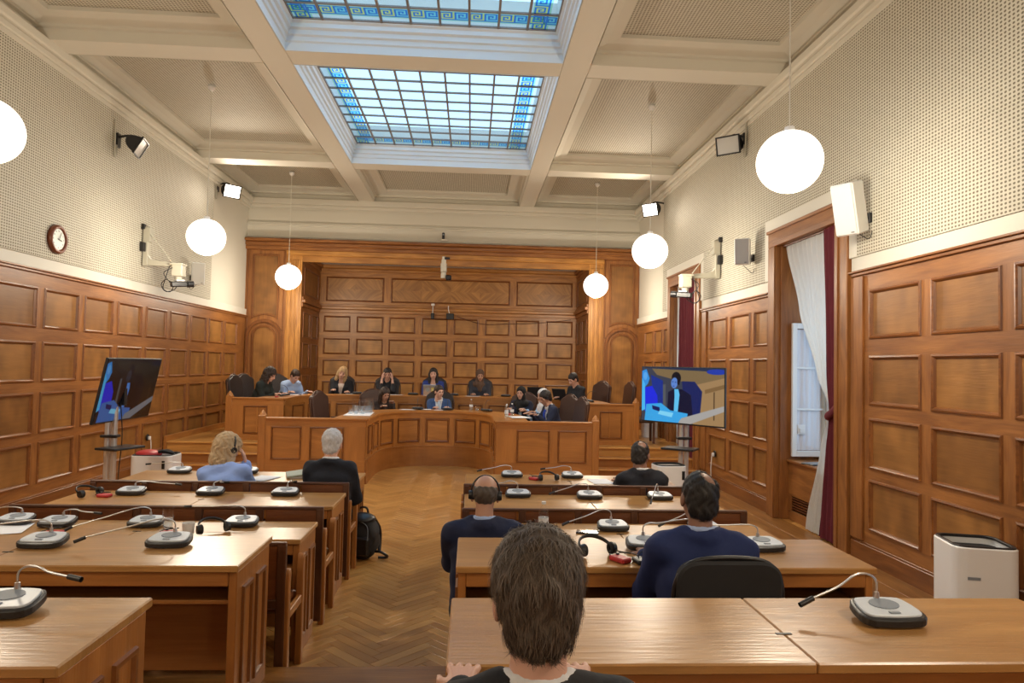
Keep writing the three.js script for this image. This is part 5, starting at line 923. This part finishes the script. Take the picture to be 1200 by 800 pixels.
const SKIN = { fair: new THREE.MeshPhysicalMaterial({ color: new THREE.Color().setRGB(0.62, 0.36, 0.27), roughness: 0.5 }), tan: new THREE.MeshPhysicalMaterial({ color: new THREE.Color().setRGB(0.47, 0.26, 0.18), roughness: 0.5 }), brown: new THREE.MeshPhysicalMaterial({ color: new THREE.Color().setRGB(0.27, 0.14, 0.095), roughness: 0.45 }) };
const hairMat = (r, g, b) => new THREE.MeshPhysicalMaterial({ color: new THREE.Color().setRGB(r, g, b), roughness: 0.6, sheen: 0.3, sheenColor: new THREE.Color().setRGB(r + 0.05, g + 0.05, b + 0.05) });
const eyeMat = plain(0.02, 0.012, 0.01, 0.2);
const trouserMat = fabric(0.02, 0.02, 0.026), shoeMat = plain(0.015, 0.012, 0.01, 0.3);
function person(o) {
  const t = thing('person', o.label, 'person', o.at, o.turn ?? 0), lean = o.lean ?? 0, hip = 0.55 - (o.slump ?? 0), h = o.cell ?? 0.018, s = o.scale ?? 1; t.scale.setScalar(s);
  const cl = Math.cos(lean), sl = Math.sin(lean), bow = o.bow ?? 0; // bow: sideways lean
  const T = (x, y, z) => { const x1 = x * Math.cos(bow) + y * Math.sin(bow), y1 = -x * Math.sin(bow) + y * Math.cos(bow); return [x1, hip + y1 * cl - z * sl, y1 * sl + z * cl]; };
  const inv = (X, Y, Z) => { const y1 = (Y - hip) * cl + Z * sl, z = -(Y - hip) * sl + Z * cl; return [X * Math.cos(bow) - y1 * Math.sin(bow), X * Math.sin(bow) + y1 * Math.cos(bow), z]; };
  const w = o.build ?? 1, sh = 0.172 * w;
  const torso = (g) => [C(T(-0.07 * w, -0.02, 0), T(-0.08 * w, 0.32, 0.0), 0.105 + g, 0.1 + g), C(T(0.07 * w, -0.02, 0), T(0.08 * w, 0.32, 0.0), 0.105 + g, 0.1 + g), C(T(0, 0.1, 0.02), T(0, 0.32, 0.02), 0.1 + g, 0.1 + g), C(T(-sh + 0.04, 0.425, -0.012), T(sh - 0.04, 0.425, -0.012), 0.062 + g), C(T(-0.06, 0.46, -0.012), T(0.06, 0.46, -0.012), 0.05 + g)];
  // head
  const [hp, hy, hr] = o.head ?? [0, 0, 0], hm = new THREE.Matrix4().compose(V(...T(0, 0.645, 0.02 + (o.headFwd ?? 0))), new THREE.Quaternion().setFromEuler(new THREE.Euler(lean * 0.55 + hp, hy, hr + -bow * 0.5, 'YXZ')), V(1, 1, 1));
  const headCell = o.headCell ?? 0.0065, body = [], hands = [];
  body.push(skin(headPrims(), headCell, 0.018).applyMatrix4(hm));
  // arms by two-bone reach
  const arms = [], L1 = 0.29, L2 = 0.255;
  for (const k of [0, 1]) {
    const sd = k ? 1 : -1, S = V(...T(sd * sh, 0.42, -0.01)), def = [sd * 0.15, (o.table ?? 0.78) + 0.0, 0.40], Wt = V(...((o.hands ?? [])[k] ?? def));
    let d = S.distanceTo(Wt); if (d > (L1 + L2) * 0.985) { Wt.sub(S).multiplyScalar((L1 + L2) * 0.985 / d).add(S); d = (L1 + L2) * 0.985; }
    const ax = Wt.clone().sub(S).normalize(), a = (L1 * L1 - L2 * L2 + d * d) / (2 * d), r = Math.sqrt(Math.max(0, L1 * L1 - a * a)), pole = V(sd * 0.22, -1, -0.15).addScaledVector(ax, -V(sd * 0.22, -1, -0.15).dot(ax)).normalize(), El = S.clone().addScaledVector(ax, a).addScaledVector(pole, r);
    arms.push([S, El, Wt, sd]);
    const dir = Wt.clone().sub(El).normalize(), hd = (o.handDir ?? [])[k] ?? [dir.x * 0.5, dir.y * 0.3 - 0.05, Math.abs(dir.z) + 0.3];
    body.push(skin(handPrims(Wt.toArray(), hd, (o.handUp ?? [])[k] ?? [0, 1, 0], k ? -1 : 1, o.curl ?? 0.5), o.handCell ?? 0.006, 0.006));
  }
  const knees = [-1, 1].map((q) => [[q * 0.09, hip - 0.02, 0.02], [q * 0.12, hip - 0.03, 0.41], [q * 0.115, 0.09, 0.38 + (o.foot ?? 0)], [q * 0.13, 0.035, 0.52 + (o.foot ?? 0)]]);
  const core = [...torso(-0.012), C(T(0, 0.44, -0.01), T(0, 0.56, 0.01 + (o.headFwd ?? 0) * 0.6), 0.056, 0.052)];
  for (const [S, El, Wt] of arms) core.push(C(S.toArray(), El.toArray(), 0.05, 0.036), C(El.toArray(), Wt.toArray(), 0.036, 0.027));
  for (const [a, b, c, d] of knees) core.push(C(a, b, 0.075, 0.055), C(b, c, 0.052, 0.035), C(c, d, 0.036, 0.03));
  body.push(skin(core, Math.max(h, 0.018), 0.03));
  const bm = obj('body', body, SKIN[o.skin ?? 'tan'], t);
  // clothes
  const isSuit = o.wear === 'suit', g = o.bulk ?? 0.014, top = [...torso(g)], sleeve = o.sleeve ?? 1;
  for (const [S, El, Wt] of arms) { top.push(C(S.toArray(), El.toArray(), 0.062 + g * 0.5, 0.05 + g * 0.4)); const e = El.clone().lerp(Wt, sleeve * 0.95); if (sleeve > 0) top.push(C(El.toArray(), e.toArray(), 0.05 + g * 0.4, 0.04)); }
  const nv = (o.nVee ?? (isSuit ? 1 : 0));
  if (isSuit) for (let k = 0; k < 10; k++) { const a = k / 10 * 6.283, b = (k + 1) / 10 * 6.283, q = (u) => T(0.072 * Math.sin(u), 0.485 - 0.05 * Math.max(0, Math.cos(u)), -0.012 + 0.07 * Math.cos(u)); top.push(C(q(a), q(b), 0.017)); }
  const fold = (x, y, z) => 0.005 * Math.sin(x * 29 + y * 15 + 2.4 * Math.sin(z * 21 + y * 6)) + 0.0035 * Math.sin(y * 43 - x * 17 + z * 31 + 2 * Math.sin(x * 11));
  obj(isSuit ? 'jacket' : o.topName ?? 'top', skin(top, h, 0.035, (X, Y, Z, f) => {
    const [x, y, z] = inv(X, Y, Z); let d = f + fold(X, Y, Z);
    const nk = Math.hypot(x, (z + 0.01) * 0.95) - 0.06; if (y > 0.455) d = Math.max(d, -nk);
    if (nv && z > 0.02 && y > 0.14) { const wv = 0.07 * (y - 0.14) / 0.32; d = Math.max(d, Math.min(wv - Math.abs(x), z - 0.03)); }
    return d;
  }), o.mat, t);
  if (isSuit || o.shirt) {
    const sp = [...torso(0.004), ...[...Array(10)].map((_, k) => { const a = k / 10 * 6.283, b = (k + 1) / 10 * 6.283, q = (u) => T(0.06 * Math.sin(u), 0.515 - 0.045 * Math.max(0, Math.cos(u)), -0.008 + 0.06 * Math.cos(u)); return C(q(a), q(b), 0.013); })];
    const shm = obj('shirt', skin(sp, Math.min(h, 0.015), 0.02, (X, Y, Z, f) => { const [x, y, z] = inv(X, Y, Z); const nk = Math.hypot(x, z + 0.008) - 0.05; return y > 0.44 ? Math.max(f, -nk) : f; }), o.shirt ?? fabric(0.7, 0.72, 0.76), t);
    if (isSuit) for (const [S, El, Wt] of arms) { const a = El.clone().lerp(Wt, 0.93), b = El.clone().lerp(Wt, 1.0); obj('cuff', tube([a, a.clone().lerp(b, 0.5), b], 0.036, 4, 12), shm.material, shm); }
    if (o.tie) { const P = [[0, 0.45, 0.075], [0, 0.40, 0.115], [0, 0.3, 0.135], [0, 0.2, 0.138], [0, 0.1, 0.135]].map((p) => V(...T(...p))); obj('tie', tube(P, 0.022, 20, 8).scale(1, 1, 1), o.tie, shm); }
  }
  if (o.inner) obj('inner_top', skin([...torso(0.006)].slice(0, 3), h, 0.02), o.inner, t);
  const tr = []; for (const [a, b, c] of knees) tr.push(C(a, b, 0.095, 0.075), C(b, c, 0.07, 0.058)); tr.push(C([-0.08, hip - 0.02, 0], [0.08, hip - 0.02, 0], 0.12)); obj('trousers', skin(tr, Math.max(h, 0.02), 0.03), o.legs ?? trouserMat, t);
  for (const [, , c, d] of knees) obj('shoe', skin([C([c[0], 0.045, c[2] - 0.03], d, 0.042, 0.036), C([d[0], 0.03, d[2] - 0.05], [d[0], 0.03, d[2] + 0.04], 0.032)], 0.02, 0.02), shoeMat, t);
  // face
  const fm = (geo) => geo.applyMatrix4(hm);
  obj('eyes', [-1, 1].map((q) => fm(new THREE.SphereGeometry(0.0085, 10, 8).scale(1.4, 0.8, 0.6).translate(q * 0.032, 0.004, 0.086))), eyeMat, t);
  const hmat = o.hairMat;
  obj('eyebrows', [-1, 1].map((q) => fm(tube([[q * 0.016, 0.022, 0.088], [q * 0.034, 0.028, 0.085], [q * 0.05, 0.021, 0.074]], 0.0032, 8, 5))), o.browMat ?? hmat, t);
  obj('lips', fm(tube([[-0.022, -0.062, 0.082], [-0.008, -0.059, 0.089], [0.008, -0.059, 0.089], [0.022, -0.062, 0.082]], 0.005, 10, 6)), plain(0.38, 0.12, 0.1, 0.5), t);
  if (o.hair) {
    const hg = skin(o.hair, o.hairCell ?? 0.0065, 0.025, (x, y, z, f) => f + (o.frizz ?? 0.0015) * (Math.sin(x * 160 + 3 * Math.sin(y * 60)) + Math.sin(z * 140 + y * 90)));
    if (o.strands) {
      const p = hg.attributes.position, q = hg.attributes.normal, idx = hg.index.array, PP = [], NN = [], CC = [];
      const base = hmat.color, R = o.strands.len ?? 0.035;
      for (let k = 0; k < o.strands.n; k++) {
        const f = Math.floor(rnd() * idx.length / 3) * 3, a = rnd(), b = rnd(), u = a + b > 1 ? 1 - a : a, v = a + b > 1 ? 1 - b : b;
        const pt = [0, 1, 2].map((c) => { const g0 = (i) => p.array[idx[f + i] * 3 + c]; return g0(0) + (g0(1) - g0(0)) * u + (g0(2) - g0(0)) * v; }), N = V(q.array[idx[f] * 3], q.array[idx[f] * 3 + 1], q.array[idx[f] * 3 + 2]);
        if (pt[1] < -0.13) continue;
        const flow = V(pt[0] * 3 + rr(-0.35, 0.35), -1 + rr(-0.3, 0.3) + (pt[1] > 0.08 ? 0.6 : 0), (pt[2] > 0.0 ? 0.6 : -0.3) + rr(-0.35, 0.35)); flow.addScaledVector(N, -flow.dot(N)).normalize();
        const side = new THREE.Vector3().crossVectors(N, flow).multiplyScalar(rr(0.0006, 0.0011)), lift = rr(0.001, o.strands.lift ?? 0.006), L = R * rr(0.6, 1.3), tone = rr(0.5, 1.9), curl = rr(-0.3, 0.3); let prev = null;
        for (let j = 0; j <= 3; j++) {
          const tt = j / 3, c = V(...pt).addScaledVector(flow, L * tt).addScaledVector(side, curl * tt * tt * 12).addScaledVector(N, lift * Math.sin(tt * 2.6) - 0.0015 + (-tt * tt * L * L * 4)), e = [c.clone().addScaledVector(side, 1 - tt * 0.8), c.clone().addScaledVector(side, -1 + tt * 0.8)];
          if (prev) for (const x of [prev[0], prev[1], e[0], prev[1], e[1], e[0]]) { PP.push(x.x, x.y, x.z); NN.push(N.x, N.y, N.z); CC.push(tone, tone, tone); }
          prev = e;
        }
      }
      const sg = new THREE.BufferGeometry(); sg.setAttribute('position', new THREE.Float32BufferAttribute(PP, 3)); sg.setAttribute('normal', new THREE.Float32BufferAttribute(NN, 3)); sg.setAttribute('color', new THREE.Float32BufferAttribute(CC.map((c) => Math.min(1, c * 0.5)), 3)); sg.applyMatrix4(hm);
      const sm = hmat.clone(); sm.color.multiplyScalar(2); sm.vertexColors = true; sm.side = THREE.DoubleSide; obj('hair_strands', sg, sm, t, 'stuff');
    }
    obj(o.hairName ?? 'hair', hg.applyMatrix4(hm), hmat, t);
  }
  t.updateMatrixWorld(true); t.userData.headMatrix = undefined; const H = new THREE.Matrix4().multiplyMatrices(t.matrixWorld, hm); delete t.userData.headMatrix;
  return { t, H };
}
function worn(H, label, mic, R = 0.086) { const hp = headphones(0, 0, 0, 0, label, false, R), f = new THREE.Matrix4().multiplyMatrices(H, new THREE.Matrix4().makeTranslation(0, 0.02, -0.01)); f.decompose(hp.position, hp.quaternion, hp.scale); if (mic) obj('boom', tube([[-0.09, -0.04, 0.02], [-0.085, -0.07, 0.07], [-0.05, -0.085, 0.1]], 0.004, 12, 6), M.black, hp); return hp; }
const PI = Math.PI, navy = fabric(0.012, 0.017, 0.055), dark = fabric(0.012, 0.012, 0.017), darkHair = hairMat(0.014, 0.009, 0.008), brownHair = hairMat(0.045, 0.022, 0.012), blond = hairMat(0.42, 0.27, 0.13);
// dais, upper bench
person({ label: 'woman with dark curly hair in black, bent over papers at the upper bench end', at: [-4.06, H2, -13.28], turn: 1.4, lean: 0.38, head: [0.2, 0, 0], mat: fabric(0.012, 0.018, 0.016), hair: HAIR.long(0.16, 0.016), frizz: 0.005, hairMat: hairMat(0.03, 0.016, 0.011), skin: 'fair', hands: [[-0.1, 0.79, 0.4], [0.14, 0.79, 0.44]] });
person({ label: 'man in a pale blue shirt writing with his head bowed low', at: [-3.86, H2, -14.55], turn: 0.85, lean: 0.5, head: [0.35, 0, 0], mat: fabric(0.34, 0.45, 0.68), topName: 'shirt', hair: HAIR.short(0.004), hairMat: brownHair, skin: 'fair', hands: [[-0.22, 0.79, 0.46], [0.2, 0.79, 0.48]] });
person({ label: 'blonde woman in black reaching one hand over the upper bench', at: [-2.83, H2, -15.12], turn: 0.05, lean: 0.2, bow: 0.08, head: [0.1, 0, -0.25], mat: dark, hair: HAIR.long(0.17, 0.01), frizz: 0.004, hairMat: blond, browMat: brownHair, skin: 'fair', inner: fabric(0.5, 0.4, 0.35), nVee: 1, hands: [[-0.08, 0.83, 0.42], [0.2, 0.79, 0.4]] });
person({ label: 'dark-haired woman in black holding both cheeks with her hands', at: [-1.82, H2, -15.1], turn: 0.1, lean: 0.25, head: [0.05, 0, 0], mat: dark, hair: HAIR.short(0.01), hairMat: darkHair, skin: 'fair', hands: [[-0.11, 1.06, 0.26], [0.11, 1.06, 0.26]], handDir: [[0.1, 1, 0.02], [-0.1, 1, 0.02]], handUp: [[-1, 0, 0.3], [1, 0, 0.3]], sleeve: 0.55 });
person({ label: 'woman with long dark hair in a blue jacket behind the stickered laptop', at: [-0.82, H2, -15.12], turn: 0, lean: 0.05, mat: fabric(0.02, 0.04, 0.22), nVee: 1, inner: fabric(0.6, 0.55, 0.55), hair: HAIR.long(0.2, 0.004), hairMat: darkHair, skin: 'fair', hands: [[-0.12, 0.8, 0.36], [0.12, 0.8, 0.36]] });
person({ label: 'woman in a brown headscarf and dark patterned top looking down', at: [0.2, H2, -15.12], turn: 0, lean: 0.15, head: [0.15, 0.15, 0], mat: fabric(0.03, 0.032, 0.045), hair: HAIR.scarf(), hairName: 'headscarf', hairMat: fabric(0.10, 0.055, 0.035), browMat: darkHair, skin: 'tan', hands: [[-0.14, 0.79, 0.4], [0.14, 0.79, 0.38]] });
person({ label: 'dark-haired man in black bent over his laptop at the upper bench end', at: [2.22, H2, -13.7], turn: -1.0, lean: 0.3, head: [0.3, 0, 0], mat: fabric(0.012, 0.014, 0.02), hair: HAIR.short(0.004), hairMat: darkHair, skin: 'fair', hands: [[-0.14, 0.8, 0.42], [0.14, 0.8, 0.42]] });
// dais, lower bench
person({ label: 'woman with long brown hair in a dark brown shawl on the lower bench', at: [-1.72, H1, -13.45], turn: 0.4, lean: 0.3, slump: 0.1, head: [0.15, 0.2, 0], mat: fabric(0.03, 0.017, 0.014), hair: HAIR.long(0.24, 0.006), hairMat: hairMat(0.025, 0.012, 0.008), skin: 'tan', table: 0.82, hands: [[-0.1, 0.84, 0.4], [0.08, 0.9, 0.36]] });
person({ label: 'man in a blue suit and pale tie seated in the middle of the lower bench', at: [-0.62, H1, -13.55], turn: 0.05, lean: 0.18, slump: 0.06, head: [0.0, 0.55, 0], wear: 'suit', mat: fabric(0.03, 0.07, 0.19), tie: fabric(0.45, 0.55, 0.68), hair: HAIR.short(0.004), hairMat: hairMat(0.03, 0.016, 0.01), skin: 'fair', table: 0.83, hands: [[-0.06, 0.835, 0.40], [0.16, 0.835, 0.38]] });
person({ label: 'woman in a black headscarf and navy jacket on the lower bench', at: [1.02, H1, -13.4], turn: -0.35, lean: 0.12, slump: 0.06, head: [0, -0.1, 0], mat: fabric(0.012, 0.016, 0.04), nVee: 1, inner: fabric(0.55, 0.68, 0.75), hair: HAIR.scarf(), hairName: 'headscarf', hairMat: fabric(0.008, 0.007, 0.008), browMat: darkHair, skin: 'fair', table: 0.83, hands: [[-0.12, 0.84, 0.4], [0.14, 0.84, 0.4]] });
person({ label: 'person in a white headscarf and light blue top, mostly behind the man in the headset', at: [1.48, H1, -12.68], turn: -1.1, lean: 0.22, slump: 0.06, mat: fabric(0.30, 0.46, 0.7), hair: HAIR.scarf(), hairName: 'headscarf', hairMat: fabric(0.72, 0.73, 0.76), browMat: darkHair, skin: 'tan', table: 0.83 });
const headset = person({ label: 'man in a navy suit and blue tie wearing a headset at the lower bench', at: [1.5, H1, -11.9], turn: -1.25, lean: 0.3, slump: 0.05, head: [0.22, 0, 0], wear: 'suit', mat: fabric(0.012, 0.018, 0.05), tie: fabric(0.02, 0.06, 0.42), hair: HAIR.short(0.006), hairMat: darkHair, skin: 'tan', table: 0.83, hands: [[-0.1, 0.835, 0.42], [0.14, 0.835, 0.42]] });
worn(headset.H, 'black headset worn by the man in navy on the dais', true);
// audience
const lady = person({ label: 'blonde woman in a light blue blouse resting her cheek on her hand', at: [-2.12, 0, -6.08], turn: PI - 0.1, lean: 0.3, slump: 0.1, bow: 0.1, head: [0.12, -0.55, 0.1], mat: fabric(0.27, 0.40, 0.80), topName: 'blouse', hair: [...HAIR.long(0.12, 0.012), EL([0, 0.06, 0.05], [0.085, 0.06, 0.06])], frizz: 0.003, hairMat: hairMat(0.46, 0.33, 0.19), browMat: brownHair, skin: 'fair', cell: 0.014, headCell: 0.005, hairCell: 0.005, strands: { n: 2600, len: 0.045 }, hands: [[-0.07, 0.92, 0.30], [0.2, 0.78, 0.42]], handDir: [[0.2, 1, -0.2], [0, 0, 1]], handUp: [[-1, 0, 0.4], [0, 1, 0]] });
worn(lady.H, 'black headphones worn by the blonde woman in light blue', false, 0.108);
person({ label: 'white-haired man in a black suit at the aisle end of the front clock-side desk', at: [-1.22, 0, -6.1], turn: PI + 0.05, lean: 0.2, slump: 0.06, head: [0.05, -0.1, 0], wear: 'suit', mat: fabric(0.006, 0.008, 0.016), hair: HAIR.short(0.006), hairMat: hairMat(0.58, 0.57, 0.58), skin: 'fair', cell: 0.014, headCell: 0.005, hairCell: 0.005, strands: { n: 2600, len: 0.03 }, hands: [[-0.16, 0.78, 0.36], [0.14, 0.78, 0.4]] });
person({ label: 'balding man in a dark suit at the front window-side desk', at: [1.56, 0, -6.08], turn: PI - 0.05, lean: 0.15, slump: 0.12, head: [0.05, -0.45, 0], wear: 'suit', mat: fabric(0.008, 0.009, 0.016), hair: HAIR.thin(), hairMat: hairMat(0.02, 0.016, 0.015), skin: 'brown', cell: 0.014, headCell: 0.005, hairCell: 0.005, strands: { n: 1600, len: 0.025 } });
const bald = person({ label: 'bald man in a navy suit wearing headphones, seen from behind', at: [0.1, 0, -4.12], turn: PI - 0.06, lean: 0.1, slump: 0.13, head: [0.04, 0.02, 0.03], wear: 'suit', mat: fabric(0.008, 0.014, 0.05), shirt: fabric(0.35, 0.48, 0.8), hair: HAIR.ringed(), hairMat: hairMat(0.07, 0.055, 0.045), skin: 'tan', cell: 0.012, headCell: 0.004, hairCell: 0.004, build: 1.12, strands: { n: 1500, len: 0.012, lift: 0.003 } });
worn(bald.H, 'black headphones worn by the bald man in navy');
person({ label: 'man with balding crown in a bright navy suit at the fourth row', at: [1.06, 0.145, -3.06], turn: PI - 0.12, lean: 0.08, slump: 0.08, head: [0.02, 0.1, 0.05], wear: 'suit', mat: fabric(0.010, 0.022, 0.10), shirt: fabric(0.35, 0.45, 0.7), hair: HAIR.thin(), hairMat: hairMat(0.012, 0.010, 0.010), skin: 'brown', cell: 0.012, headCell: 0.004, hairCell: 0.004, build: 1.08, strands: { n: 3500, len: 0.03 }, hands: [[-0.2, 0.76, 0.36], [0.2, 0.76, 0.38]] });
person({ label: 'man with short brown-grey hair in a dark jacket at the last row', at: [0.14, 0.29, -1.28], turn: PI, lean: 0.08, slump: 0.085, head: [0.1, 0, 0], wear: 'suit', mat: fabric(0.015, 0.016, 0.02), hair: HAIR.short(0.008), hairMat: hairMat(0.085, 0.062, 0.045), skin: 'fair', cell: 0.012, headCell: 0.004, hairCell: 0.0035, strands: { n: 9000, len: 0.035, lift: 0.008 } });

renderer.render(scene, camera);
